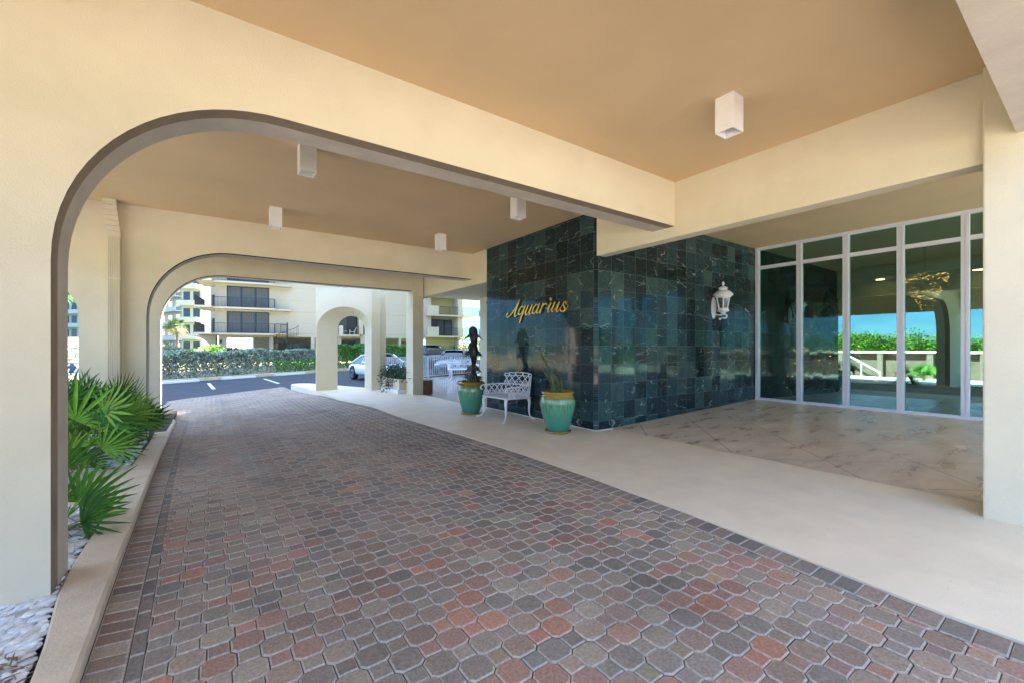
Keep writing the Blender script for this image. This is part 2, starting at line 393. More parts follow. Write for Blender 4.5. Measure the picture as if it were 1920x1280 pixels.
# ------------------------------------------------------------------ world and sun
SUN_AZ = Vector((.95, .30)).normalized(); SUN_EL = rad(50)
w = bpy.data.worlds.new('World'); scene.world = w; w.use_nodes = True
N = w.node_tree.nodes; L = w.node_tree.links
bg = N['Background']
sky = N.new('ShaderNodeTexSky'); sky.sky_type = 'NISHITA'; sky.sun_disc = False; sky.sun_elevation = SUN_EL
sky.sun_rotation = math.atan2(SUN_AZ.x, SUN_AZ.y); sky.air_density = 1.0; sky.dust_density = .05; sky.ozone_density = 1.6
tc = N.new('ShaderNodeTexCoord'); sp = N.new('ShaderNodeSeparateXYZ'); L.new(tc.outputs['Generated'], sp.inputs[0])
zc = mathn(N, L, 'MAXIMUM', sp.outputs[2], .03)
cb = N.new('ShaderNodeCombineXYZ')
L.new(mathn(N, L, 'DIVIDE', sp.outputs[0], mathn(N, L, 'ADD', zc, .18)), cb.inputs[0]); L.new(mathn(N, L, 'DIVIDE', sp.outputs[1], mathn(N, L, 'ADD', zc, .18)), cb.inputs[1])
nz = N.new('ShaderNodeTexNoise'); nz.inputs['Scale'].default_value = 1.1; nz.inputs['Detail'].default_value = 9; nz.inputs['Roughness'].default_value = .55; L.new(cb.outputs[0], nz.inputs['Vector'])
cf = mathn(N, L, 'MULTIPLY', mapr(N, L, nz.outputs['Fac'], .48, .70), .7)
colr = mixc(N, L, cf, sky.outputs[0], (4.2, 4.4, 4.7))
tint = mixc(N, L, mapr(N, L, sp.outputs[2], .14, .5), (.32, .48, .70), (1.0, 1.0, 1.0))
tint = mixc(N, L, mapr(N, L, sp.outputs[2], .06, .2), (.115, .23, .37), tint)
colr = mixc(N, L, 1.0, colr, tint, 'MULTIPLY')
L.new(colr, bg.inputs[0]); bg.inputs[1].default_value = .085
sd = bpy.data.lights.new('sun', 'SUN'); sd.energy = 5.0; sd.angle = rad(2); sd.color = (1, .96, .89)
so = bpy.data.objects.new('sun', sd); COL.objects.link(so)
so.rotation_euler = Vector((SUN_AZ.x * math.cos(SUN_EL), SUN_AZ.y * math.cos(SUN_EL), math.sin(SUN_EL))).to_track_quat('Z', 'Y').to_euler()
scene.view_settings.view_transform = 'Standard'; scene.view_settings.look = 'None'; scene.view_settings.exposure = 3.75; scene.view_settings.gamma = 1
scene.cycles.max_bounces = 10; scene.cycles.diffuse_bounces = 6; scene.cycles.transparent_max_bounces = 16; scene.cycles.glossy_bounces = 6
scene.cycles.use_denoising = True
scene.cycles.sample_clamp_indirect = 8
# ------------------------------------------------------------------ ground levels
def lerp(a, b, t): return a + (b - a) * t
def sstep(a, b, x):
    t = max(0, min(1, (x - a) / (b - a))); return t * t * (3 - 2 * t)
def gz(x, y):                          # height of the paved drive: falls towards the kerb and the car park
    s = max(0, min(1.1, (3.5 - x) / 4.3))
    s = max(s, sstep(11.0, 16.5, y) * .98)
    return -s * (.07 + .0125 * max(0, min(y, 12) - 3.4))
def pz_(x):                            # promenade rises slightly to the building
    return max(0, min(1, (x - 3.5) / 1.55)) * .024
ASZ = -.19

EDGE = [(-6.5, 3.30)]                  # drive's right edge (y, x)
for px, py in ((1893,1193),(1780,1153),(1613,1086.7),(1450,1023),(1280,956.7),(1206.7,930),(1086.7,886.7),(973,848),(873,816.7),(755,781.7),(700,761.5),(633,746.7)):
    x, y = atg(px, py, 0.0); EDGE.append((y, x))
EDGE += [(14.0, 2.78), (17.6, 2.42), (20.0, 2.35)]
def edge_x(y):
    for (y0, x0), (y1, x1) in zip(EDGE, EDGE[1:]):
        if y <= y1: return lerp(x0, x1, (y - y0) / (y1 - y0))
    return EDGE[-1][1]
LEFT = [(-6.5, -.36), (2.46, -.445), (3.36, -.468), (4.36, -.49), (5.92, -.52), (7.75, -.55), (11.0, -.56), (11.7, -.78), (12.3, -1.4)]
def left_x(y):
    for (y0, x0), (y1, x1) in zip(LEFT, LEFT[1:]):
        if y <= y1: return lerp(x0, x1, (y - y0) / (y1 - y0))
    return LEFT[-1][1] - (y - 12.3) * 1.0
def far_y(x): return 15.75 + (x + 1.1) * .93

# car park: one sheet that reaches the horizon
b = MB()
b.poly([(-1500, -1500, ASZ), (1500, -1500, ASZ), (1500, 1500, ASZ), (-1500, 1500, ASZ)])
tag(b.build('ground', M['lawn']), kind='structure')
b = MB()
b.poly([(-2.6, -12, ASZ + .004), (3.6, -12, ASZ + .004), (3.6, 10, ASZ + .004), (14.0, 17.5, ASZ + .004), (40, 30, ASZ + .004), (34, 44, ASZ + .004), (-1.9, 23.9, ASZ + .004), (-30, 12.5, ASZ + .004), (-30, 6, ASZ + .004), (-9, 6, ASZ + .004), (-9, -12, ASZ + .004)])
tag(b.build('car_park_asphalt', M['asphalt']), kind='structure')

# apron round canopy and garden side, added pale to bounce sunlight into the canopy
b = MB()
b.poly([(-9.0, -40, ASZ + .008), (30, -40, ASZ + .008), (30, -7.1, ASZ + .008), (-2.62, -7.1, ASZ + .008), (-2.62, 9.6, ASZ + .008), (-9.0, 9.6, ASZ + .008)])
tag(b.build('bounce_apron', mat('pale_bounce_concrete', (.56, .50, .43), .8, noise=.12, nscale=.8)), kind='structure')

# bedding under the pavers
b = MB(); rows = []
for i in range(0, 60):
    y = -6.4 + i * .4
    if y > 19.4: break
    x0, x1 = left_x(y) - .02, edge_x(y) + .05
    rows.append([(lerp(x0, x1, t / 10), y, gz(lerp(x0, x1, t / 10), y) - .009) for t in range(11)])
# keep only the part before the car park
for r0, r1 in zip(rows, rows[1:]):
    for j in range(10):
        cx = (r0[j][0] + r1[j + 1][0]) / 2; cy = (r0[j][1] + r1[j + 1][1]) / 2
        if cy < far_y(cx) + .3: b.poly([r0[j], r0[j + 1], r1[j + 1], r1[j]])
tag(b.build('drive_bedding', M['joint']), kind='structure')

# the pavers themselves
GREY = [(.280,.232,.190), (.235,.197,.168), (.315,.258,.205), (.205,.175,.152), (.295,.225,.18)]
BROWN = [(.29,.205,.160), (.265,.185,.150), (.31,.235,.18)]
RED = [(.36,.195,.145), (.34,.19,.155), (.39,.225,.165), (.31,.17,.14), (.41,.185,.125)]
pr = random.Random(11)
def paver_col(x, y):
    # fresh red stone lies mostly near the front of the drive
    pred = .27 * (1 - sstep(1.0, 4.8, y)) + .035
    q = pr.random()
    c = pr.choice(RED) if q < pred else (pr.choice(BROWN) if q < pred + .27 else pr.choice(GREY))
    k = pr.uniform(1.12, 1.42); mean = (.285, .218, .172); c = tuple(lerp(v, m_, .25) for v, m_ in zip(c, mean))
    # tyre tracks that follow the bend of the drive, and an old dark damp patch by the walk
    ec = edge_x(y)
    for lane in (.95, 2.45): k *= 1 - .16 * math.exp(-((ec - x - lane) / .22) ** 2)
    k *= 1 - .30 * math.exp(-((x - 3.2) / .75) ** 2 - ((y - 6.0) / 2.0) ** 2)
    return (min(1, c[0] * k), min(1, c[1] * k), min(1, c[2] * k * .95))
def clip_half(poly, p, n):             # keep the side where (q-p).n <= 0
    out = []
    for i in range(len(poly)):
        a = poly[i]; c = poly[(i + 1) % len(poly)]
        da = (a[0] - p[0]) * n[0] + (a[1] - p[1]) * n[1]; dc = (c[0] - p[0]) * n[0] + (c[1] - p[1]) * n[1]
        if da <= 0: out.append(a)
        if (da < 0 < dc) or (dc < 0 < da):
            t = da / (da - dc); out.append((a[0] + (c[0] - a[0]) * t, a[1] + (c[1] - a[1]) * t))
    return out
def area(p): return abs(sum(p[i][0] * p[(i + 1) % len(p)][1] - p[(i + 1) % len(p)][0] * p[i][1] for i in range(len(p)))) / 2
pv = MB()
def stone(poly, col, gap=.0022, bev=.0075, drop=.007, rim=True):
    if len(poly) < 3 or area(poly) < .0006: return
    cx = sum(p[0] for p in poly) / len(poly); cy = sum(p[1] for p in poly) / len(poly)
    rr = math.sqrt(area(poly) / 3.14)
    def ins(d): 
        k = 1 - d / rr
        return [(cx + (p[0] - cx) * k, cy + (p[1] - cy) * k) for p in poly]
    jz = pr.uniform(-.0015, .0015); tx, ty = pr.uniform(-.006, .006), pr.uniform(-.006, .006)
    def up(ps, dz): return [(p[0], p[1], gz(p[0], p[1]) + jz + tx * (p[0] - cx) + ty * (p[1] - cy) - dz) for p in ps]
    top = up(ins(gap + bev), 0); mid = up(ins(gap + bev * .35), drop * .35); low = up(ins(gap), drop); base = up(ins(gap), .03)
    n = len(poly)
    pv.col = col; pv.poly(top)
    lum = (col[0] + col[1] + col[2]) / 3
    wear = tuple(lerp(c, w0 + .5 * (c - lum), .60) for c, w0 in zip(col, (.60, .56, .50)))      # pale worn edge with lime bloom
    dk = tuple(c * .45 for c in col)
    for i in range(n):
        j = (i + 1) % n
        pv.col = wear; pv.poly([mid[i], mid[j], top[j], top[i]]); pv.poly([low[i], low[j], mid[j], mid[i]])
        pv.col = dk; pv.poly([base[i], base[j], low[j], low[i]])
D = .115; A_, S_ = .07, .045
octo = [(A_, -S_), (A_, S_), (S_, A_), (-S_, A_), (-A_, S_), (-A_, -S_), (-S_, -A_), (S_, -A_)]
sq = [(S_, -S_), (S_, S_), (-S_, S_), (-S_, -S_)]
BR, BL = .185, .20                     # border widths
def clipped(poly, cx, cy):
    yy = cy
    e0, e1 = edge_x(yy - .3) - BR, edge_x(yy + .3) - BR
    em = edge_x(yy) - BR
    n = Vector((.6, -(e1 - e0))).normalized()
    poly = clip_half(poly, (em, yy), n)
    if not poly: return poly
    l0, l1 = left_x(yy - .3) + BL, left_x(yy + .3) + BL
    n = Vector((-.6, (l1 - l0))).normalized()
    poly = clip_half(poly, (left_x(yy) + BL, yy), n)
    if not poly: return poly
    n = Vector((-.93, 1)).normalized()
    return clip_half(poly, (0, far_y(0) - .02), n)
imax = int(24 / D)
for i in range(-int(3 / D), imax):
    for j in range(-int(7 / D), imax):
        if (i + j) % 2: continue
        cx, cy = i * D + .03, j * D
        if cy < -3.2 or cy > 19.3 or cx < left_x(cy) - .1 or cx > edge_x(cy) + .1: continue
        if cy > far_y(cx) + .2: continue
        col = paver_col(cx, cy)
        ox, oy = pr.uniform(-.0015, .0015), pr.uniform(-.0015, .0015)
        o8 = clipped([(cx + ox + p[0], cy + oy + p[1]) for p in octo], cx, cy)
        stone(o8, col)
        c2 = tuple(min(1, v * pr.uniform(.93, 1.07)) for v in col) if pr.random() < .75 else paver_col(cx, cy)
        s4 = clipped([(cx - D + ox + p[0], cy + oy + p[1]) for p in sq], cx - D, cy)
        stone(s4, c2, bev=.0065)
# border courses
y = -3.2
while y < 19.2:
    st = .112
    if y < far_y(edge_x(y)) - .1:
        a, c = edge_x(y), edge_x(y + st)
        cc = pr.choice(GREY) if pr.random() < .8 else pr.choice(BROWN)
        k = pr.uniform(.95, 1.3)
        stone([(a - BR + .004, y), (a - .006, y), (c - .006, y + st), (c - BR + .004, y + st)], tuple(v * k for v in cc))
    y += st
y = -3.2
while y < 15.8:
    st = .105
    xs = left_x(y)
    if y < far_y(xs) - .1:
        a, c = left_x(y), left_x(y + st)
        cc = pr.choice(GREY) if pr.random() < .75 else pr.choice(BROWN)
        sl = -.03; kk = pr.uniform(.9, 1.25)
        stone([(a - .004, y), (a + BL - .055, y + sl), (c + BL - .055, y + st + sl), (c - .004, y + st)], tuple(v * kk for v in cc))
    y += st
y = -3.2
while y < 15.6:                        # thin lengthwise strip between border and field
    st = .2
    if y < far_y(left_x(y)) - .1:
        a, c = left_x(y) + BL, left_x(y + st) + BL
        stone([(a - .055, y), (a, y), (c, y + st), (c - .055, y + st)], tuple(v * .9 for v in pr.choice(GREY)), bev=.005)
    y += st
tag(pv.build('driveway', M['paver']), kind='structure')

# promenade (beige coated walk between drive and building), with a nose at the far end
b = MB()
ys = [-6.5 + i * .35 for i in range(0, 70) if -6.5 + i * .35 < 17.3]
def prom_right(y): return 5.42 if y < 4.6 else (5.06 if y < 8.3 else 4.96)
left = [(edge_x(y), y) for y in ys]
nose = [(2.42, 17.55), (2.52, 17.95), (2.75, 18.1), (3.1, 17.9)]
right = [(3.35, 17.3), (4.4, 14.45), (4.5, 13.5), (4.66, 12.2), (4.96, 12.0), (4.96, 8.25), (5.1, 8.25), (5.1, 4.75), (5.45, 4.75), (5.45, 3.0), (5.42, .6), (5.42, -6.5)]
poly = left + nose + right
b.poly([(x, y, pz_(x)) for x, y in poly])
n = len(poly)
for i in range(n):
    p, q = poly[i], poly[(i + 1) % n]
    b.poly([(p[0], p[1], -.25), (q[0], q[1], -.25), (q[0], q[1], pz_(q[0])), (p[0], p[1], pz_(p[0]))])
tag(b.build('promenade_walk', M['promenade']), kind='structure')
b = MB(); r = random.Random(44)
ends = [(*atg(1763, 1122), 0), (*atg(1808, 1047), 0)]
pa, pb = Vector(ends[0]), Vector(ends[1]); prev = None
for i in range(15):
    t = i / 14; c = pa.lerp(pb, t) + Vector((r.uniform(-.018, .018), r.uniform(-.012, .012), 0)); wd = .0016 * (1 - abs(t - .4))
    cur = (Vector((c.x - wd, c.y, .0045)), Vector((c.x + wd, c.y, .0045)))
    if prev: b.poly([prev[0], prev[1], cur[1], cur[0]])
    prev = cur
tag(b.build('pavement_crack', M['soil']), kind='structure')

# travertine forecourt in front of the doors
b = MB()
xs = [5.405, 6.5, 7.6, 8.7, 10.4]
def tz(x): return .012 + max(0, (x - 5.05)) / 5.25 * .157
for a, c in zip(xs, xs[1:]): b.poly([(a, -7, tz(a) + .006), (c, -7, tz(c) + .006), (c, 4.86, tz(c) + .006), (a, 4.86, tz(a) + .006)])
tag(b.build('forecourt_floor', M['travertine']), kind='structure')
# polished terrace beyond the marble wall
b = MB()
tp = [(4.96, 8.2), (14.5, 8.2), (14.5, 21.6)] + [tuple(atd(p, d + .35)) for p, d in ((905, 22.6), (803, 18.9), (722, 15.3))] + [(4.5, 13.5), (4.7, 12.15), (4.96, 12.0)]
b.prism(tp, -.3, .012)
tag(b.build('terrace_floor', M['terrace']), kind='structure')

# kerb along the left of the drive, with the slab that crosses the bed
b = MB(); KH = .062
yk = [-6.4 + i * .25 for i in range(0, 80) if -6.4 + i * .25 <= 12.3]
def kw(y): return .165 + .05 * sstep(2.6, 3.6, y)
prof = []
for y in yk:
    x = left_x(y) - .003; z = gz(x, y)
    w_ = kw(y) + (.05 * math.sin(y * 2.1) * .3)
    prof.append([(x, y, z - .12), (x - .004, y, z + KH - .018), (x - .02, y, z + KH), (x - w_ + .012, y, z + KH), (x - w_, y, z + KH - .015), (x - w_, y, z - .12)])
b.grid(prof, True, True)
b.box(-3.2, -.72, 5.35, 6.75, -.2, gz(-.75, 6) + KH - .012)
tag(b.build('kerb', M['kerb'], bevel=.0), kind='structure')
# planting bed: soil below, white pebbles above
b = MB()
b.box(-2.6, -.62, -6.4, 12.4, -.22, -.075)
tag(b.build('planting_bed', M['soil']), kind='structure')

def pebble_mesh(mb, c, a, bb, h, yaw, r):
    n = 7
    cs, sn = math.cos(yaw), math.sin(yaw); tilt = r.uniform(-.25, .25)
    k = r.uniform(.78, 1.12); mb.col = (.80 * k, .81 * k, .83 * k) if r.random() < .88 else (.6 * k, .58 * k, .54 * k)
    rows = []
    jit = [r.uniform(.8, 1.15) for _ in range(n)]
    for z, q in ((-.5, .55), (-.1, .98), (.25, .92), (.5, .5)):
        row = []
        for i in range(n):
            t = 2 * math.pi * i / n
            x = a * q * jit[i] * math.cos(t); y = bb * q * jit[i] * math.sin(t)
            row.append((c[0] + x * cs - y * sn, c[1] + x * sn + y * cs, c[2] + z * h + tilt * x))
        rows.append(row)
    mb.grid(rows, True, True)
b = MB(); r = random.Random(3)
def bed_pebbles(n, x0, x1, y0, y1, s, z, test=None):
    for _ in range(n):
        x, y = r.uniform(x0, x1), r.uniform(y0, y1)
        if x > left_x(y) - kw(y) - .03: continue
        if test and not test(x, y): continue
        k = s * r.uniform(.7, 1.35)
        pebble_mesh(b, (x, y, gz(-.6, y) + z + r.uniform(-.01, .022)), k, k * r.uniform(.4, .65), k * r.uniform(.35, .55), r.gauss(.75, .6), r)
bed_pebbles(1500, -1.3, -.55, 2.45, 3.45, .036, .03, lambda x, y: y > 2.62 + (x + .66) * -.9)
bed_pebbles(3000, -1.6, -.7, 3.3, 5.34, .032, .03)
bed_pebbles(2600, -1.7, -.72, 6.76, 8.6, .032, .035)
tag(b.build('white_gravel', M['pebble'], smooth=False), kind='stuff')
b = MB(); r = random.Random(5)
for _ in range(3200):                  # dry straw mulch at the near end of the bed
    x, y = r.uniform(-1.3, -.5), r.uniform(1.6, 2.8)
    if x > left_x(y) - kw(y) - .05 or y > 2.78 + (x + .66) * -.9 or y > 2.72 and r.random() < .6: continue
    a = r.uniform(0, 6.28); l = r.uniform(.03, .09); z = gz(-.6, y) + .03 + r.uniform(0, .035)
    d = Vector((math.cos(a), math.sin(a), r.uniform(-.25, .3))) * l
    p = Vector((x, y, z)); mid = p + d * .5 + Vector((r.uniform(-.01, .01), r.uniform(-.01, .01), .008))
    b.tube([p, mid, p + d], [.0028, .0036, .0016], 4, False)
tag(b.build('straw_mulch', M['mulch']), kind='stuff')

# ------------------------------------------------------------------ canopy over the drive
ZC, ZS = 3.55, 2.965
XB = 5.05
AX0 = -2.9
def arch_outline(jx, zb, rise0=1.83, small=None, xend=XB, x0=AX0, R=1.135):
    pts = [(x0, zb)]
    if small:
        a, c, zs = small              # second, narrower opening
        pts += [(a, zb), (a, zs)]
        mid, rr = (a + c) / 2, (c - a) / 2
        pts += [(mid - rr * math.cos(t), zs + rr * math.sin(t)) for t in [math.pi * k / 14 for k in range(1, 14)]]
        pts += [(c, zs), (c, zb)]
    pts += [(jx, zb), (jx, rise0)]
    k0 = len(pts) - 1
    hr = 1.16; vr = ZS - rise0
    for k in range(1, 19):
        t = math.pi / 2 * k / 18
        # slightly squared quarter arch
        pts.append((jx + hr * (1 - math.cos(t) ** .93), rise0 + vr * math.sin(t) ** .97))
    pts.append((xend, ZS))
    pts += [(xend, ZC + .22), (x0, ZC + .22)]
    return pts
def arch_wall(y0, y1, jx, label, small=None, xend=XB, x0=AX0, band=.13, zb=-.22, bm='dark_band'):
    out = arch_outline(jx, zb, small=small, xend=xend, x0=x0)
    b = MB(); n = len(out)
    b.poly([(x, y0, z) for x, z in out])
    b.poly([(x, y1, z) for x, z in out][::-1])
    for i in range(n):
        (xa, za), (xc, zc_) = out[i], out[(i + 1) % n]
        inner = i < n - 3 and not (i == 0)
        if inner and not (abs(za - zb) < 1e-6 and abs(zc_ - zb) < 1e-6):
            ym = y0 + band; dpt = .006
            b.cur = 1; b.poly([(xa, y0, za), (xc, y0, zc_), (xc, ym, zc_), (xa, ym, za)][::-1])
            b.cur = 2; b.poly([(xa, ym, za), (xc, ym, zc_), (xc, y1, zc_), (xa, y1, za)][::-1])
            b.cur = 0
        else:
            b.poly([(xa, y0, za), (xc, y0, zc_), (xc, y1, zc_), (xa, y1, za)][::-1])
    # raised drip bead along the front edge of the opening
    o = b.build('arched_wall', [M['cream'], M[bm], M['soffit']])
    tag(o, label, 'arched wall', 'arched walls across the drive')
    return o
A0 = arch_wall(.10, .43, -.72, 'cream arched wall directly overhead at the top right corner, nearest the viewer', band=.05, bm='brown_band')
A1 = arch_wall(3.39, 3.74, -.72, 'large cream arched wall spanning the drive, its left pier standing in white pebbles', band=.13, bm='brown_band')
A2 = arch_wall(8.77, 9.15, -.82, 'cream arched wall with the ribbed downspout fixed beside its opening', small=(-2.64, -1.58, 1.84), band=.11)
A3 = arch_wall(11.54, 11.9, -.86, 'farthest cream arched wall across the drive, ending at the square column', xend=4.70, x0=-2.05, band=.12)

# ceiling slab, cut round nothing: one sheet with thickness
b = MB(); b.box(AX0 - .02, XB + .21, -.30, 12.0, ZC, ZC + .20)
tag(b.build('ceiling', M['tan']), kind='structure')
def thing_box(name, mats, boxes, label, cat, group=None, bevel=.008):
    b = MB()
    for q in boxes: b.box(*q)
    return tag(b.build(name, mats, bevel=bevel), label, cat, group)
thing_box('ceiling_beam', M['cream'], [(XB, XB + .20, -.30, 4.80, 2.82, ZC + .22)], 'long cream beam running from the right pier to the green marble corner', 'beam', 'long beams beside the drive')
thing_box('ceiling_beam', M['cream'], [(XB - .002, XB + .22, 8.14, 12.06, 2.82, ZC + .22)], 'long cream beam behind the marble wall, ending at the far square column', 'beam', 'long beams beside the drive')
thing_box('ceiling_beam', M['cream'], [(AX0 + .003, AX0 + .3, -.30, 3.385, 2.78, ZC + .21), (AX0 + .003, AX0 + .3, 3.745, 8.765, 2.78, ZC + .21)], 'cream beam along the open garden side of the drive, mirrored in the lobby glass', 'beam', 'long beams beside the drive')
# piers and columns
thing_box('pier', M['cream'], [(4.965, 5.5, -.35, .605, -.1, ZC + .21)], 'wide cream pier at the right edge of the lobby glass', 'pier', None, .012)
thing_box('column', M['cream'], [(4.705, 5.02, 11.54, 12.06, -.1, ZC + .2)], 'square cream column at the end of the far arched wall beside the planter', 'column', 'columns round the terrace', .01)
thing_box('column', M['cream'], [(7.13, 7.5, 11.35, 11.9, -.05, 2.97)], 'cream column with the brown drain pipe behind the dolphin sculpture', 'column', 'columns round the terrace', .01)
b = MB()
b.tube([(7.10, 11.29, .62), (7.10, 11.29, 2.72)], .05, 10); b.lathe([(.05, 0), (.085, .01), (.085, .07), (.05, .09)], (7.10, 11.29, 2.70), 12)
for z in (1.1, 2.1): b.lathe([(.05, 0), (.06, .005), (.06, .03), (.05, .035)], (7.10, 11.29, z), 12)
tag(b.build('drain_pipe', M['pipe'], smooth='auto'), 'brown drain pipe on the column behind the dolphin sculpture', 'drain pipe')
thing_box('base_block', M['kerb'], [(6.98, 7.55, 11.18, 11.36, 0, .60)], 'low beige block under the brown drain pipe', 'plinth')
# terrace roof
b = MB(); b.box(XB + .225, 7.55, 8.15, 12.72, 2.97, 3.5)
tag(b.build('terrace_roof', M['cream'], bevel=.01), 'cream flat roof over the terrace behind the marble wall', 'flat roof')

# downspout with ribs
e = empty('downspout', (-1.18, 8.70, 0), 0, 'ribbed cream downspout running down the far arched wall behind the palmettos', 'downspout')
b = MB()
prof = []
nr = 7
for k in range(nr):
    x0 = -.07 + .14 * k / nr
    prof += [(x0, -.055), (x0 + .012, -.055), (x0 + .014, -.047), (x0 + .018, -.047)]
prof += [(.07, -.055), (.07, .065), (-.07, .065)]
b.grid([[(p[0], p[1], z) for p in prof] for z in (-.2, 2.0, 2.005, 3.0)], True, True)
b.build('pipe', M['cream'], e)
b = MB()
b.box(-.076, .076, -.061, .07, 2.38, 2.40); b.build('joint_band', M['cream'], e)
b = MB(); b.box(-.076, .076, -.061, .07, 2.995, 3.018); b.build('joint_band', M['cream'], e)
b = MB()
for k in range(7): 
    t0, t1 = k / 7, (k + 1) / 7
    b.box(-.075 - .05 * t0, .075 - .05 * t0, -.06 - .06 * t0, .065 - .03 * t0, 3.02 + .075 * k, 3.02 + .075 * k + .072)
b.box(-.125, .03, -.13, .04, 3.5, 3.56)
b.build('elbow', M['cream'], e)

# ceiling box lights
def box_light():
    e = empty('ceiling_light', (0, 0, 0), 0)
    b = MB(); s, h, t = .083, .31, .012
    b.box(-s, s, -s, -s + t, -h, 0); b.box(-s, s, s - t, s, -h, 0); b.box(-s, -s + t, -s + t, s - t, -h, 0); b.box(s - t, s, -s + t, s - t, -h, 0)
    b.build('housing', M['lamp_white'], e, bevel=.002)
    b = MB(); b.box(-s + t, s - t, -s + t, s - t, -h + .10, -h + .105); b.build('baffle', M['lamp_white'], e)
    b = MB(); b.lathe([(.001, -h + .07), (.04, -h + .075), (.05, -h + .098)], (0, 0, 0), 16, False); b.build('bulb', M['lampglass'], e, smooth=True)
    return e
L0 = box_light()
spots = [(3.74, 1.97, 'white box light on the tan ceiling nearest the viewer, before the large arch'),
         (.86, 5.09, 'white box light whose top is hidden by the large arch soffit'),
         (.84, 7.67, 'white box light in front of the wall with the downspout'),
         (3.68, 5.05, 'white box light on the ceiling beside the top of the marble wall'),
         (3.66, 7.59, 'smallest white box light above the far arched wall, left of the marble')]
for i, (x, y, lb) in enumerate(spots):
    o = L0 if i == 0 else copy_tree(L0)
    o.location = (x, y, ZC + .001); tag(o, lb, 'ceiling light', 'white box lights on the canopy ceiling')

# ------------------------------------------------------------------ marble wall block
b = MB(); c = .05
poly = [(XB, 4.81 + c), (XB + c, 4.81), (10.27, 4.81), (10.27, 8.12), (XB, 8.12)]
b.prism(poly, -.05, 3.72)
mo = b.build('marble_wall', M['marble']); tag(mo, 'dark green marble tiled wall block carrying the gold script lettering', 'marble wall')
b = MB(); b.box(XB - .012, XB + .02, 4.80, 8.12, .0, .034); b.box(XB, 5.45, 4.797, 4.83, .01, .034)
tag(b.build('skirting', M['lamp_white']), 'thin white strip along the foot of the green marble wall', 'skirting strip')
# soffit over the forecourt
b = MB(); b.box(XB + .202, 10.6, -7.0, 4.808, 3.63, 3.9)
tag(b.build('ceiling_forecourt', M['tan']), kind='structure')
b = MB(); b.box(10.2, 10.6, -7, 4.808, 3.56, 3.628)

# main building; unseen podium and tower masses added to shade terrace and car park
e = empty('lobby_building', (7.6, 12.1, 0), 0, 'cream main building with dark glazing at the end of the terrace, with unseen podium and tower masses added to shade the car park', 'building')
b = MB(); pl = [(7.6, 12.1), (13.06, 21.0), (45, 21.0), (45, 9.6), (19.6, 9.6), (10.7, 9.6), (7.6, 9.0)]
b.prism([(x - 7.6, y - 12.1) for x, y in pl][::-1], .013, 13.0); b.build('podium_shade_block', M['cream'], e)
b = MB(); pl = [(13.07, 21.01), (31.0, 50.2), (50, 50), (50, 21.01)]
b.prism([(x - 7.6, y - 12.1) for x, y in pl][::-1], .013, 34.0); b.build('tower_shade_block', M['cream'], e)
for k in range(5):
    t0, t1 = .03 + k * .19, .03 + k * .19 + .15
    p0 = Vector((14.4 * t0, 23.5 * t0)); p1 = Vector((14.4 * t1, 23.5 * t1)); nn = Vector((-.853, .522)) * .03
    b = MB(); b.prism([(p.x, p.y) for p in (p0, p0 + nn, p1 + nn, p1)], .3, 2.6); b.build('window', M['win'], e)
b = MB(); b.box(-.03, -.005, -2.6, -.35, .62, 2.75); b.build('window', M['win'], e)
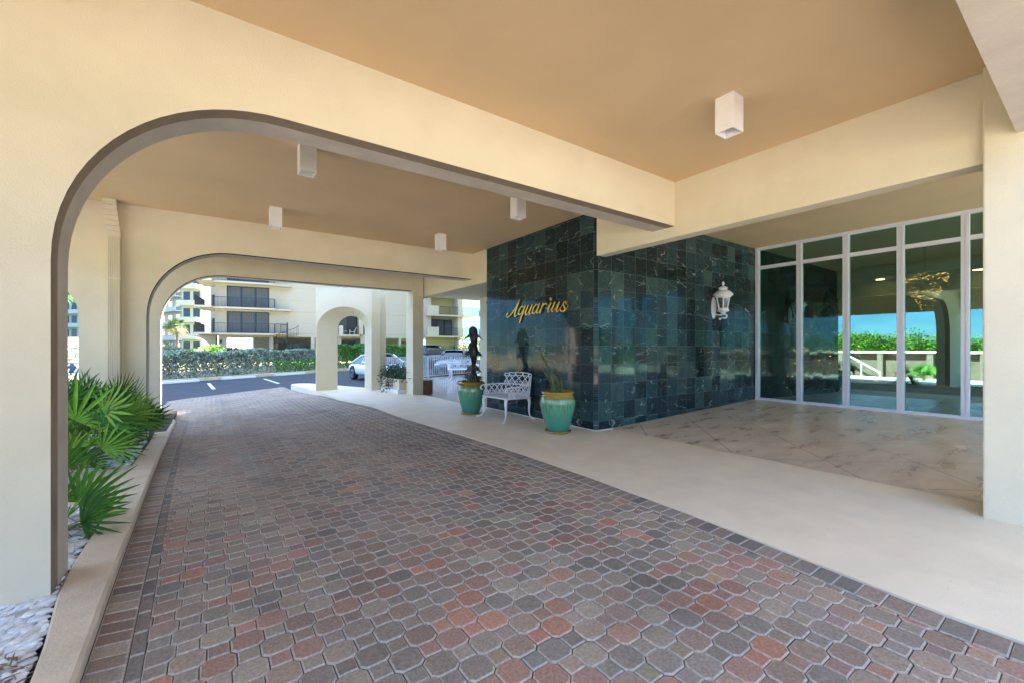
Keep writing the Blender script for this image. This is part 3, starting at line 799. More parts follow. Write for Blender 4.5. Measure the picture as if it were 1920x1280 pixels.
LETTERS = [[[7.237,2.051,0.0359],[7.274,2.035,0.0318],[7.296,2.009,0.0276],[7.274,1.98,0.0254],[7.213,1.986,0.0274],[7.133,2.022,0.0272],[7.055,2.076,0.0249],[6.97,2.15,0.0227],[6.894,2.234,0.0225],[6.834,2.299,0.0264]],[[6.83,2.301,0.0203],[6.864,2.249,0.0408],[6.917,2.173,0.0533],[6.97,2.088,0.0556],[7.008,2.014,0.0517],[6.993,1.982,0.0351],[6.939,1.996,0.0205],[6.871,2.045,0.0143]],[[7.078,2.094,0.0146],[7.008,2.108,0.0186],[6.917,2.115,0.0143]],[[6.694,2.145,0.0261],[6.745,2.158,0.0302],[6.812,2.13,0.0365],[6.864,2.071,0.0428],[6.871,2.023,0.0408],[6.827,2.007,0.0264],[6.76,2.042,0.0182],[6.687,2.125,0.016]],[[6.654,2.161,0.0399],[6.694,2.095,0.0461],[6.745,2.011,0.0464],[6.789,1.934,0.0445],[6.834,1.853,0.0447]],[[6.753,1.985,0.0141],[6.68,2.033,0.014],[6.608,2.097,0.0139],[6.551,2.157,0.0178]],[[6.558,2.158,0.0435],[6.608,2.088,0.0457],[6.644,2.03,0.0439],[6.639,1.995,0.0339],[6.587,2.0,0.0198],[6.523,2.056,0.0158],[6.467,2.129,0.0157]],[[6.433,2.156,0.043],[6.481,2.088,0.0452],[6.523,2.022,0.0434],[6.512,1.991,0.0315],[6.467,2.001,0.0176],[6.405,2.052,0.0136]],[[6.257,2.146,0.0211],[6.31,2.155,0.0251],[6.371,2.118,0.035],[6.412,2.057,0.041],[6.415,2.011,0.039],[6.374,1.995,0.0233],[6.317,2.034,0.0174],[6.25,2.112,0.0153]],[[6.211,2.157,0.0401],[6.257,2.088,0.0442],[6.297,2.024,0.0424],[6.283,1.996,0.0289],[6.237,2.011,0.0153],[6.184,2.058,0.0133],[6.126,2.123,0.0133]],[[6.1,2.158,0.0434],[6.139,2.095,0.0455],[6.184,2.024,0.0457],[6.2,1.996,0.0458]],[[6.158,2.056,0.0133],[6.113,2.11,0.0151],[6.068,2.147,0.0207],[6.017,2.155,0.0375],[6.004,2.134,0.0337]],[[6.042,2.072,0.0131],[5.985,2.067,0.0131],[5.942,2.109,0.013],[5.898,2.153,0.0166]],[[5.886,2.152,0.0406],[5.929,2.087,0.0427],[5.964,2.025,0.041],[5.954,1.996,0.0279],[5.917,2.006,0.0167],[5.861,2.058,0.0129],[5.794,2.141,0.0128]],[[5.776,2.153,0.0402],[5.819,2.087,0.0422],[5.855,2.026,0.0405],[5.843,1.997,0.0276],[5.8,2.01,0.0165],[5.74,2.065,0.0127],[5.693,2.132,0.0127]],[[5.652,2.146,0.0396],[5.693,2.085,0.0416],[5.732,2.017,0.04],[5.717,1.989,0.029],[5.675,2.001,0.0163],[5.623,2.048,0.0126],[5.565,2.09,0.0125]],[[5.474,2.106,0.0389],[5.479,2.135,0.023],[5.519,2.139,0.0213],[5.553,2.112,0.0303],[5.536,2.072,0.0391],[5.508,2.035,0.0408],[5.513,2.001,0.0373],[5.559,1.981,0.0267],[5.611,1.992,0.0269],[5.619,2.013,0.0359]],[[5.53,1.979,0.0196],[5.479,2.006,0.0159],[5.446,2.042,0.0123],[5.418,2.093,0.007]]]
DOT = (5.883, 2.224)
# ------------------------------------------------------------------ gold script lettering
def smooth_path(st, sub=5):
    out = []
    n = len(st)
    for i in range(n - 1):
        p0, p1, p2, p3 = st[max(i - 1, 0)], st[i], st[i + 1], st[min(i + 2, n - 1)]
        for k in range(sub):
            t = k / sub
            out.append(tuple(.5 * ((2 * p1[q]) + (-p0[q] + p2[q]) * t + (2 * p0[q] - 5 * p1[q] + 4 * p2[q] - p3[q]) * t * t + (-p0[q] + 3 * p1[q] - 3 * p2[q] + p3[q]) * t ** 3) for q in range(len(p1))))
    out.append(st[-1]); return out
b = MB(); XF, XK = 5.012, 5.042
dep_i = 0
for st in LETTERS:
    sp_ = smooth_path(st); n = len(sp_); xf = XF + .0006 * (dep_i % 7); dep_i += 1
    fr = []
    for i in range(n):
        a, c = sp_[max(i - 1, 0)], sp_[min(i + 1, n - 1)]
        d = Vector((c[0] - a[0], c[1] - a[1]))
        d = d.normalized() if d.length > 1e-9 else Vector((1, 0))
        nrm = Vector((-d.y, d.x)) * max(.004, sp_[i][2] * .88) / 2
        p = Vector(sp_[i][:2]); fr.append((p - nrm, p + nrm))
    for (l0, r0), (l1, r1) in zip(fr, fr[1:]):
        b.cur = 0; b.poly([(xf, l0.x, l0.y), (xf, r0.x, r0.y), (xf, r1.x, r1.y), (xf, l1.x, l1.y)])
        b.cur = 1
        b.poly([(xf, l0.x, l0.y), (xf, l1.x, l1.y), (XK, l1.x, l1.y), (XK, l0.x, l0.y)])
        b.poly([(xf, r1.x, r1.y), (xf, r0.x, r0.y), (XK, r0.x, r0.y), (XK, r1.x, r1.y)])
    for e_, ends in ((0, fr[0]), (1, fr[-1])):
        l, q = ends; c = (l + q) / 2; rr = (l - q).length / 2
        pts = [(c.x + rr * math.cos(6.2832 * k / 12), c.y + rr * math.sin(6.2832 * k / 12)) for k in range(12)]
        b.cur = 0; b.poly([(xf + .0003, y, z) for y, z in pts])
        b.cur = 1; b.grid([[(xf + .0003, y, z) for y, z in pts], [(XK, y, z) for y, z in pts]], True)
pts = [(DOT[0] + .027 * math.cos(6.2832 * k / 16), DOT[1] + .034 * math.sin(6.2832 * k / 16)) for k in range(16)]
b.cur = 0; b.poly([(XF, y, z) for y, z in pts]); b.cur = 1; b.grid([[(XF, y, z) for y, z in pts], [(XK, y, z) for y, z in pts]], True)
tag(b.build('wall_lettering', [M['gold'], M['gold_side']]), 'gold script lettering raised on the dark green marble wall', 'lettering')

# ------------------------------------------------------------------ glazed lobby front
XG = 10.30; Z0 = .172
e = empty('glass_storefront', (XG, 4.80, Z0), 0, 'tall white framed glass front of the lobby with tinted reflecting panes', 'glass front')
mull = [4.76] + [3.90 - .818 * k for k in range(13)]
mull = [y for y in mull if y > -6.6]
ZT, ZTOP = 3.17, 3.63
b = MB()
def lb(x0, x1, y0, y1, z0, z1): b.box(x0 - XG, x1 - XG, y0 - 4.80, y1 - 4.80, z0 - Z0, z1 - Z0)
for i, y in enumerate(mull):
    if i == 0: lb(XG - .05, XG + .06, y - .04, y + .036, Z0, ZTOP); continue
    lb(XG - .055, XG - .004, y - .052, y - .003, Z0 + .05, ZTOP - .06); lb(XG - .05, XG - .004, y + .003, y + .052, Z0 + .05, ZTOP - .06)
    lb(XG - .035, XG + .05, y - .045, y + .045, Z0 + .05, ZTOP - .06)
ye = mull[-1]
lb(XG - .06, XG + .055, ye, 4.795, Z0 - .03, Z0 + .052); lb(XG - .075, XG - .0605, ye, 4.793, Z0 - .03, Z0 + .018)
lb(XG - .06, XG + .055, ye, 4.795, ZTOP - .062, ZTOP + .002)
for y0, y1 in zip(mull, mull[1:]):
    lb(XG - .048, XG + .05, y1 + .053, y0 - (.041 if y0 == 4.76 else .053), ZT - .036, ZT + .036)
b.build('frame', M['alu'], e, bevel=.003)
r = random.Random(2)
for i, (y0, y1) in enumerate(zip(mull, mull[1:])):
    for z0, z1 in ((Z0 + .05, ZT - .03), (ZT + .03, ZTOP - .055)):
        b = MB(); dx = r.uniform(-.0016, .0016); dx2 = r.uniform(-.001, .001)
        ya, yc = y1 + .04 - 4.8, y0 - .03 - 4.8
        b.poly([(dx, ya, z0 - Z0), (-dx, yc, z0 - Z0), (-dx + dx2, yc, z1 - Z0), (dx + dx2, ya, z1 - Z0)])
        b.build('pane', M['glass'], e)

# lobby behind the glass
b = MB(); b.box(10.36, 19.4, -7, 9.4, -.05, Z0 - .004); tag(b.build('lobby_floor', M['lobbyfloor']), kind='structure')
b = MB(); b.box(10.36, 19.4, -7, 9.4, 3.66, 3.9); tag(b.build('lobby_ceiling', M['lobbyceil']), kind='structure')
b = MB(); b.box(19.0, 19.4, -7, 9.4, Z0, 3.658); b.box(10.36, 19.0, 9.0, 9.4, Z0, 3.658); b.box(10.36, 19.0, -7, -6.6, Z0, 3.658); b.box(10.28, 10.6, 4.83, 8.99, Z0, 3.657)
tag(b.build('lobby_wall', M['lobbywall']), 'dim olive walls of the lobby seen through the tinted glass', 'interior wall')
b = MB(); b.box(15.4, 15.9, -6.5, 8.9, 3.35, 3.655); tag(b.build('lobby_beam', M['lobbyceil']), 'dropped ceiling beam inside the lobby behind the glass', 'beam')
def along(px, x):                     # point on the sight line at plan distance x
    p = FW + RT * ((px - 960) / FPX); k = x / p.x; return (x, p.y * k, k)
first = None
for i, (px, py) in enumerate(((1606, 513), (1650, 525), (1627, 537), (1672, 548), (1834, 507))):
    k = (3.645 - CAM_H) * FPX / (YH - py); x, y = atd(px, k)
    if i == 0:
        b = MB(); b.lathe([(.001, -.004), (.085, -.004), (.11, 0)], (0, 0, 0), 20, False)
        first = o = b.build('downlight', M['down_lamp'])
    else: o = first.copy(); COL.objects.link(o)
    o.location = (x, y, 3.652)
    tag(o, 'round lit downlight in the dim lobby ceiling behind the glass', 'downlight', 'downlights in the lobby ceiling')
# chandelier
cx, cy, ck = along(1734, 13.0); zt = zat(516, ck)
e = empty('chandelier', (cx, cy, 3.66), 0, 'tiered crystal chandelier with small warm lights hanging inside the lobby', 'chandelier')
b = MB(); b.tube([(0, 0, 0), (0, 0, zt - 3.66)], .02, 6); b.lathe([(.001, 0), (.10, 0), (.06, -.05)], (0, 0, 0), 14); b.build('stem', M['bronze'], e)
r = random.Random(4); b = MB(); g = MB()
for lvl, (dz, R, n) in enumerate(((0, .36, 70), (-.06, .33, 56), (-.28, .25, 56), (-.37, .22, 50), (-.47, .17, 36), (-.58, .12, 24), (-.68, .06, 12))):
    b.tube([(R * math.cos(6.2832 * k / 30), R * math.sin(6.2832 * k / 30), zt - 3.66 + dz) for k in range(31)], .012, 5, False)
    for k in range(n):
        t = 6.2832 * k / n
        b.bar((R * math.cos(t), R * math.sin(t), zt - 3.66 + dz), (R * math.cos(t), R * math.sin(t), zt - 3.66 + dz - r.uniform(.08, .15)), .011)
        if r.random() < .8: b.cur = 1; b.ball((R * math.cos(t) * 1.02, R * math.sin(t) * 1.02, zt - 3.66 + dz - r.uniform(0, .12)), .006, 5, 3); b.cur = 0
b.build('crystal_tiers', [M['crystal'], M['warm_lamp']], e)
# Christmas tree
cx, cy, ck = along(1556, 13.2)
e = empty('christmas_tree', (cx, cy, Z0), 0, 'dark decorated conifer standing inside the lobby behind the second pane', 'decorated tree')
b = MB(); g = MB(); r = random.Random(9)
H = 2.75
for k in range(1500):
    z = .25 + (H - .25) * (1 - math.sqrt(r.random())); R = (1 - (z - .1) / H) * 1.05 + .05; a = r.uniform(0, 6.28)
    p = Vector((0, 0, z + .1)); q = Vector((R * math.cos(a), R * math.sin(a), z - .12 + r.uniform(-.1, .1)))
    m_ = p.lerp(q, r.uniform(.3, .7)); s_ = Vector((-math.sin(a), math.cos(a), 0)) * r.uniform(.03, .07)
    b.col = (.012, r.uniform(.025, .05), .016)
    b.poly([m_, (q + m_) / 2 + s_, q, (q + m_) / 2 - s_])
    if k % 40 == 0: b.cur = 1; b.ball(q, .007, 5, 4); b.cur = 0
b.build('branches', [M['hedge'], M['warm_lamp']], e)
b = MB(); b.tube([(0, 0, 0), (0, 0, H)], [.06, .01], 8); b.build('trunk', M['bark'], e)

# ------------------------------------------------------------------ wall lantern
LX, LY = 8.50, 4.60
e = empty('wall_lantern', (LX, 4.81, 2.17), 0, 'white cast coach lantern on a curled bracket on the green marble wall', 'wall lamp')
b = MB()                              # oval back plate
rows = []
for d, k in ((0, 1), (-.02, 1), (-.032, .88), (-.036, .6)):
    rows.append([(.075 * k * math.cos(6.2832 * i / 24), d, .225 * k * math.sin(6.2832 * i / 24) * (1 - .0 * i)) for i in range(24)])
b.grid(rows, True, True); b.build('back_plate', M['white_iron'], e, smooth='auto')
b = MB(); oy = LY - 4.81
b.tube(smooth_path([(0, -.02, -.10), (0, -.07, -.145), (0, oy + .06, -.16), (0, oy, -.145), (0, oy - .06, -.16), (0, oy - .075, -.20), (0, oy - .035, -.225), (0, oy + .02, -.215), (0, oy + .06, -.235)], 4), .016, 8)
b.ball((0, oy + .065, -.237), .024); b.build('bracket', M['white_iron'], e, smooth=True)
b = MB(); b.lathe([(.03, -.16), (.045, -.14), (.038, -.12), (.06, -.105), (.105, -.085), (.112, -.072), (.112, -.058), (.09, -.05), (.09, -.03), (.001, -.03)], (0, oy, 0), 20); b.build('cup', M['white_iron'], e, smooth='auto')
b = MB()
for k in range(6):
    t = 6.2832 * (k + .5) / 6
    ca, sa = math.cos(t), math.sin(t)
    b.tube([(.086 * ca, oy + .086 * sa, -.04), (.112 * ca, oy + .112 * sa, .08), (.137 * ca, oy + .137 * sa, .22)], .012, 6)
for R, z in ((.087, -.035), (.138, .215)):
    b.tube([(R * math.cos(6.2832 * k / 24), oy + R * math.sin(6.2832 * k / 24), z) for k in range(25)], .014, 6, False)
b.build('cage', M['white_iron'], e, smooth=True)
b = MB(); b.lathe([(.08, -.035), (.105, .08), (.128, .215)], (0, oy, 0), 18, False); b.build('lamp_glass', M['clear'], e, smooth=True)
b = MB(); b.lathe([(.012, -.03), (.014, .04), (.02, .05), (.016, .10), (.001, .12)], (0, oy, 0), 10); b.build('candle_bulb', M['lamp_white'], e, smooth=True)
b = MB(); b.lathe([(.001, .215), (.135, .215), (.15, .222), (.182, .235), (.186, .25), (.17, .275), (.135, .31), (.09, .335), (.07, .35), (.072, .365), (.084, .375), (.08, .395), (.045, .415), (.022, .425)], (0, oy, 0), 28); b.build('cap', M['white_iron'], e, smooth='auto')
b = MB(); b.lathe([(.016, .42), (.014, .44), (.026, .46), (.028, .475), (.018, .50), (.006, .52), (.001, .522)], (0, oy, 0), 14); b.build('finial', M['white_iron'], e, smooth=True)

# ------------------------------------------------------------------ glazed pots
PROF = [(.001, .03), (.17, .03), (.182, .045), (.205, .13), (.24, .25), (.272, .37), (.285, .46), (.28, .53), (.262, .575), (.245, .592), (.243, .605), (.262, .618), (.268, .634), (.262, .65), (.245, .655), (.232, .645), (.232, .56), (.001, .555)]
def make_pot_obj():
    e = empty('glazed_pot', (0, 0, 0))
    b = MB(); b.lathe(PROF, (0, 0, 0), 48); b.build('body', M['pot'], e, smooth='auto')
    b = MB(); b.lathe([(.001, 0), (.19, 0), (.208, .012), (.214, .034), (.206, .04), (.196, .03), (.001, .028)], (0, 0, 0), 40); b.build('saucer', M['amber'], e, smooth='auto')
    b = MB(); b.lathe([(.001, .60), (.10, .602), (.2315, .595)], (0, 0, 0), 24, False); b.build('soil', M['soil'], e)
    return e
P1 = make_pot_obj(); P1.location = (4.36, 7.62, .013)
tag(P1, 'jade glazed pot with amber rim holding the dolphin sculpture', 'pot', 'jade glazed pots by the marble wall')
P2 = copy_tree(P1); P2.location = (4.52, 5.13, .016); P2.rotation_euler = (0, 0, 1.9)
tag(P2, 'jade glazed pot with amber rim holding dried cactus stalks, nearest the marble corner', 'pot', 'jade glazed pots by the marble wall')

# dried cactus stalks
e = empty('dried_cactus', (4.52, 5.13, .61), 0, 'leaning bundle of dried grey green cactus stalks in the jade pot', 'dried plant')
r = random.Random(12); 
view = Vector((-RT.x, -RT.y, 0))
for k in range(9):
    b = MB()
    base = Vector((r.uniform(-.09, .09), r.uniform(-.09, .09), 0)); L_ = r.uniform(.35, .62) if k else .70
    lean = .40 + r.uniform(-.22, .12) if k < 6 else r.uniform(-.1, .3)
    if k >= 6: L_ *= .45
    tip = base + view * L_ * lean + Vector((r.uniform(-.04, .04), r.uniform(-.04, .04), L_))
    pth = []
    for i in range(9):
        t = i / 8; p = base.lerp(tip, t) + view * (-.05 * math.sin(3.14 * t)) + Vector((r.uniform(-.006, .006), r.uniform(-.006, .006), 0)); pth.append(p)
    rr = [(.021 - .011 * i / 8) * r.uniform(.85, 1.2) for i in range(9)]
    b.tube(pth, rr, 7)
    for i in range(60):                # spines
        t = r.random(); p = pth[int(t * 8)]; a = r.uniform(0, 6.28)
        b.tube([p, p + Vector((math.cos(a), math.sin(a), r.uniform(0, .8))) * r.uniform(.03, .055)], [.002, .0008], 3, False)
    b.build('stalk', M['cactus'], e)

# ------------------------------------------------------------------ dolphin sculpture and greenery in the far pot
e = empty('dolphin_sculpture', (4.40, 7.60, .62), math.atan2(-FW.y, -FW.x), 'dark bronze sculpture of two leaping dolphins standing in a jade pot', 'sculpture')
# local +x faces the viewer
def fin(b, root0, root1, tip, thick=.012):
    a, c, t = Vector(root0), Vector(root1), Vector(tip)
    n = (c - a).cross(t - a).normalized() * thick
    m1 = a.lerp(t, .55) + (a - c) * .12; m2 = c.lerp(t, .5) + (a - c) * .18
    top = [a + n, m1 + n * .7, t, m2 + n * .7, c + n]; bot = [a - n, m1 - n * .7, t, m2 - n * .7, c - n]
    b.poly(top); b.poly(bot[::-1])
    for i in range(5):
        j = (i + 1) % 5; b.poly([top[i], bot[i], bot[j], top[j]])
def dolphin(name, z0, z1, dx, lean):
    b = MB(); n = 15; pth = []; rr = []
    for i in range(n):
        t = i / (n - 1)
        z = z0 + (z1 - z0) * min(1, t * 1.06) - (.03 * max(0, t - .85) / .15)
        x = dx + lean * math.sin(t * 3.0) * .5 + (.16 * max(0, t - .74) / .26) * (z1 - z0)
        pth.append((x, .012 * math.sin(t * 5), z))
        prof = [(0, .022), (.15, .036), (.35, .062), (.55, .085), (.72, .098), (.84, .098), (.92, .074), (.96, .036), (1, .016)]
        for (t0, r0), (t1, r1) in zip(prof, prof[1:]):
            if t <= t1 + 1e-6: rr.append(lerp(r0, r1, (t - t0) / (t1 - t0))); break
    b.tube(pth, rr, 14)
    o = b.build(name, M['bronze'], e, smooth=True)
    md = o.modifiers.new('round', 'SUBSURF'); md.levels = 1; md.render_levels = 1
    H = z1 - z0; zf = z0 + H * .70
    for s in (-1, 1):                  # flippers
        b = MB(); fin(b, (dx + .05, s * .055, zf + .05), (dx + .04, s * .065, zf - .03), (dx + .10, s * .205, zf - .11), .014); b.build('flipper', M['bronze'], o)
    b = MB(); fin(b, (dx - .08, 0, z0 + H * .62), (dx - .065, 0, z0 + H * .42), (dx - .17, 0, z0 + H * .42), .012); b.build('dorsal_fin', M['bronze'], o)
    b = MB()
    for s in (-1, 1): fin(b, (dx + .02, 0, z0 + .16), (dx + .01, s * .01, z0 - .03), (dx + .05, s * .19, z0 - .06), .014)
    b.build('tail_fluke', M['bronze'], o)
    return o
dolphin('lower_dolphin', .28, .84, .0, .05)
dolphin('upper_dolphin', .60, 1.15, -.055, -.04)
b = MB(); b.lathe([(.001, -.02), (.13, -.02), (.15, .05), (.11, .13), (.07, .20), (.04, .30), (.02, .36), (.001, .37)], (0, 0, 0), 18)
for s, a in ((1, .6), (-1, .5), (1, -1.2), (-1, 2.2)):
    fin(b, (.05 * math.cos(a), s * .03, .16), (.05 * math.cos(a), s * .05, .02), (.10 * math.cos(a), s * .21, .13 + .03 * a), .016)
b.build('wave_base', M['bronze'], e, smooth=False)
def leaf_tuft(name, loc, R, H, n, cols, mats, parent, seed, lw=.02, ll=.08):
    r = random.Random(seed); b = MB()
    for _ in range(n):
        a = r.uniform(0, 6.28); q = R * math.sqrt(r.random()); z = r.uniform(0, H) * (1 - .6 * (q / R) ** 2)
        p = Vector((q * math.cos(a), q * math.sin(a), z)); d = Vector((math.cos(a + r.uniform(-.9, .9)), math.sin(a + r.uniform(-.9, .9)), r.uniform(-.3, .9))).normalized()
        s_ = d.cross(Vector((r.uniform(-1, 1), r.uniform(-1, 1), 1))).normalized() * lw * r.uniform(.6, 1.3); l = ll * r.uniform(.6, 1.3)
        b.col = tuple(v * r.uniform(.7, 1.3) for v in r.choice(cols))
        b.poly([p, p + d * l * .5 + s_, p + d * l, p + d * l * .5 - s_])
    return b.build(name, mats, parent, loc=loc)
gp = empty('pot_plant', (4.36, 7.62, .60), 0, 'low bushy green plant round the foot of the dolphin sculpture', 'plant')
leaf_tuft('leaves', (0, 0, 0), .25, .10, 520, [(.06, .13, .02), (.12, .20, .04), (.10, .16, .10)], M['hedge'], gp, 5, .014, .06)
b = MB(); r = random.Random(3)
for k in range(4):
    p = Vector((-.10 + .05 * k, -.16, 0)); b.tube([p, p + Vector((-.05, .01, .20)), p + Vector((-.02 - .05 * k, .10 - .04 * k, .42 - .06 * k))], [.012, .010, .004], 5)
b.build('stem', M['cactus'], gp)

# ------------------------------------------------------------------ ornate white benches
def path_eval(pts, t):
    n = len(pts) - 1; f = max(0, min(.9999, t)) * n; i = int(f); u = f - i
    return Vector(pts[i]).lerp(Vector(pts[i + 1]), u)
def make_bench():
    # local: faces -x, width along y, origin on the ground at the middle
    e = empty('cast_bench', (0, 0, 0))
    SZ = .43
    # seat: D shaped pierced plate
    out = [(-.30, -.41), (-.31, 0), (-.30, .41), (.18, .43), (.27, .32), (.31, .0), (.27, -.32), (.18, -.43)]
    out = smooth_path(out + [out[0]], 5)[:-1]
    b = MB(); b.prism(out[::-1], SZ - .022, SZ)
    b.tube([(x, y, SZ - .012) for x, y in out] + [(out[0][0], out[0][1], SZ - .012)], .014, 6, False)
    b.build('seat', M['white_iron'], e)
    for sx, sy in ((-1, -1), (-1, 1), (1, -1), (1, 1)):
        b = MB(); x0, y0 = (-.27 if sx < 0 else .22), .36 * sy
        ox, oy = (-1 if sx < 0 else .7), .75 * sy
        pth = smooth_path([(x0, y0, SZ - .01), (x0 + .03 * ox, y0 + .03 * oy, SZ - .10), (x0 + .02 * ox, y0 + .02 * oy, SZ - .22), (x0 + .03 * ox, y0 + .03 * oy, .10), (x0 + .08 * ox, y0 + .08 * oy, .03), (x0 + .125 * ox, y0 + .12 * oy, .016)], 4)
        m = len(pth); b.tube(pth, [lerp(.036, .013, min(1, i / (m * .55))) if i < m - 4 else .016 for i in range(m)], 8)
        b.ball((x0 + .125 * ox, y0 + .12 * oy, .018), (.026, .026, .018), 8, 5)
        b.build('leg', M['white_iron'], e, smooth=True)
    back = smooth_path([(.20, .43), (.285, .30), (.33, .0), (.285, -.30), (.20, -.43)], 8)
    def panel(b, P0, P1, z0, z1, crown=0.0, lean=Vector((0, 0, 0)), r=.0085):
        P0, P1 = Vector((*P0, 0)), Vector((*P1, 0)); w_ = P1 - P0
        def q(u, v): return P0 + w_ * u + Vector((0, 0, z0 + (z1 - z0) * v)) + lean * v
        zz = (1 - crown)
        # lyre: two S strokes forming a heart above a teardrop
        for s in (1, -1):
            f = lambda u: .5 + s * (u - .5)
            b.tube(smooth_path([q(f(.5), .02), q(f(.88), .10 * zz), q(f(.95), .28 * zz), q(f(.72), .50 * zz), q(f(.55), .66 * zz), q(f(.70), .84 * zz), q(f(.98), 1.0 * zz)], 4), r, 6, False)
            b.tube(smooth_path([q(f(.5), .14 * zz), q(f(.68), .20 * zz), q(f(.70), .33 * zz), q(f(.55), .38 * zz)], 3), r * .8, 5, False)
        if crown:
            b.tube([q(0, zz), q(.5, zz - .02), q(1, zz)], r, 6, False)
            b.tube(smooth_path([q(0, zz), q(-.04, .93), q(.12, 1.0), q(.5, .975), q(.88, 1.0), q(1.04, .93), q(1, zz)], 4), r * 1.25, 6, False)
    b = MB(); n = 6
    ln = Vector((.05, 0, 0))
    for i in range(n):
        p0, p1 = path_eval(back, i / n), path_eval(back, (i + 1) / n)
        k = .395 + .035 * math.sin(3.1416 * (i + .5) / n)
        panel(b, p0, p1, SZ + .005, SZ + .19, 0, ln * .4); 
        P0, P1 = p0 + Vector((.02, 0)), p1 + Vector((.02, 0))
        panel(b, P0, P1, SZ + .19, SZ + k, .22, ln * .5)
    b.tube([(p[0], p[1], SZ + .01) for p in back], .011, 6, False)
    b.tube([(p[0] + .02, p[1], SZ + .19) for p in back], .009, 6, False)
    b.build('backrest', M['white_iron'], e, smooth=True)
    for s in (1, -1):
        b = MB(); arm = smooth_path([(.20, .43 * s), (.0, .445 * s), (-.27, .43 * s)], 6)
        for i in range(4):
            panel(b, path_eval(arm, i / 4), path_eval(arm, (i + 1) / 4), SZ + .005, SZ + .19, 0)
        b.tube(smooth_path([(.22, .43 * s, SZ + .20), (.0, .45 * s, SZ + .20), (-.24, .44 * s, SZ + .195), (-.32, .43 * s, SZ + .175), (-.335, .425 * s, SZ + .13), (-.30, .42 * s, SZ + .11)], 4), .013, 6)
        b.tube([(x, y, SZ + .01) for x, y in arm], .011, 6, False)
        b.build('armrest', M['white_iron'], e, smooth=True)
    return e
B1 = make_bench(); B1.location = (4.64, 6.72, .012); B1.rotation_euler = (0, 0, 0)
tag(B1, 'ornate white cast metal bench standing against the green marble wall', 'bench', 'white cast metal benches')
B2 = copy_tree(B1)
bx, by = atd(868, 18.6); B2.location = (bx, by, .013); B2.scale = (1.0, 1.45, 1.0)
B2.rotation_euler = (0, 0, math.atan2(-(FW.y - .35 * RT.y), -(FW.x - .35 * RT.x)) + math.pi)
tag(B2, 'long white cast metal bench standing by the white railing on the terrace', 'bench', 'white cast metal benches')
# ------------------------------------------------------------------ palmettos
LEAFC = [(.09, .235, .03), (.125, .30, .035), (.20, .40, .05), (.06, .165, .03), (.10, .26, .06), (.24, .39, .06), (.05, .13, .03)]
def fan(b, c, d, up, R, n, spread, r, droop=.25, col=None):
    d = Vector(d).normalized(); side = d.cross(Vector(up)).normalized(); nrm = side.cross(d).normalized()
    col = col or r.choice(LEAFC)
    for i in range(n):
        t = (i / (n - 1) - .5) * spread
        dr = (d * math.cos(t) + side * math.sin(t)).normalized()
        l = R * (1 - .25 * abs(t / spread * 2) ** 2) * r.uniform(.88, 1.06)
        ws = nrm.cross(dr).normalized(); w0 = .006; wm = R * (.42 / n)
        lift = nrm * (.10 * R * math.cos(t * .9)) 
        k = r.uniform(.8, 1.2); b.col = tuple(v * k for v in col)
        rows = []
        for s, w_ in ((0, w0), (.28, wm * .8), (.55, wm), (.8, wm * .6), (1, .001)):
            p = c + dr * (l * s) + lift * s * (1 - s) * 2 + Vector((0, 0, -droop * l * s ** 2.4))
            f = nrm * w_ * .55
            rows.append([p - ws * w_ + f, p, p + ws * w_ + f])
        b.grid(rows)
def palmetto(loc, fans, label, seed, group='palmettos in the bed along the drive'):
    e = empty('palmetto', loc, 0, label, 'palmetto plant', group)
    r = random.Random(seed); b = MB(); g = MB()
    for (az, el, plen, R) in fans:
        d = Vector((math.cos(az) * math.cos(el), math.sin(az) * math.cos(el), math.sin(el)))
        p0 = Vector((r.uniform(-.05, .05), r.uniform(-.05, .05), .02)); p1 = p0 + d * plen
        mid = p0.lerp(p1, .5) + Vector((0, 0, .06 * plen)); g.col = (.09, .16, .04)
        g.tube([p0, mid, p1], [.008, .006, .005], 5, False)
        fd = (d + Vector((0, 0, -.12)) + Vector((r.uniform(-.2, .2), r.uniform(-.2, .2), r.uniform(-.15, .2)))).normalized()
        up = Vector((.55 + r.uniform(-.7, .7), -.85 + r.uniform(-.7, .7), .5 + r.uniform(-.3, .5)))
        fan(b, p1, fd, up, R, r.randint(10, 14), r.uniform(2.0, 3.0), r, r.uniform(-.02, .08))
    for _ in range(26):                # dead straw at the foot
        a = r.uniform(0, 6.28); g.col = (.30, .20, .10)
        g.tube([(0, 0, .05), (math.cos(a) * .16, math.sin(a) * .16, r.uniform(.04, .12)), (math.cos(a) * .3, math.sin(a) * .3, .0)], [.004, .004, .002], 4, False)
    b.build('fronds', M['leaf'], e); g.build('stems', M['leaf'], e)
    return e
def rnd_fans(n, seed, lmin, lmax, rmin, rmax, az0=0, az1=6.28, el0=.25, el1=1.35):
    r = random.Random(seed)
    return [(r.uniform(az0, az1), r.uniform(el0, el1), r.uniform(lmin, lmax), r.uniform(rmin, rmax)) for _ in range(n)]
palmetto((-1.38, 7.78, -.10), rnd_fans(26, 1, .35, .80, .36, .50, el0=.55, el1=1.45), 'largest palmetto, filling the bed beneath the downspout', 21)
palmetto((-1.62, 7.35, -.10), rnd_fans(22, 2, .4, 1.0, .38, .54, el0=.5, el1=1.4), 'tall palmetto beside the large pier, fronds reaching up to the small arch', 22)
palmetto((-1.22, 8.3, -.10), rnd_fans(14, 3, .3, .6, .34, .44, -.9, 1.9, el0=.45, el1=1.3), 'palmetto leaning over the kerb at the far end of the bed', 23)
palmetto((-1.35, 6.98, -.10), rnd_fans(11, 4, .2, .45, .30, .44, el0=.1, el1=1.1), 'low palmetto spreading over the crossing slab', 24)
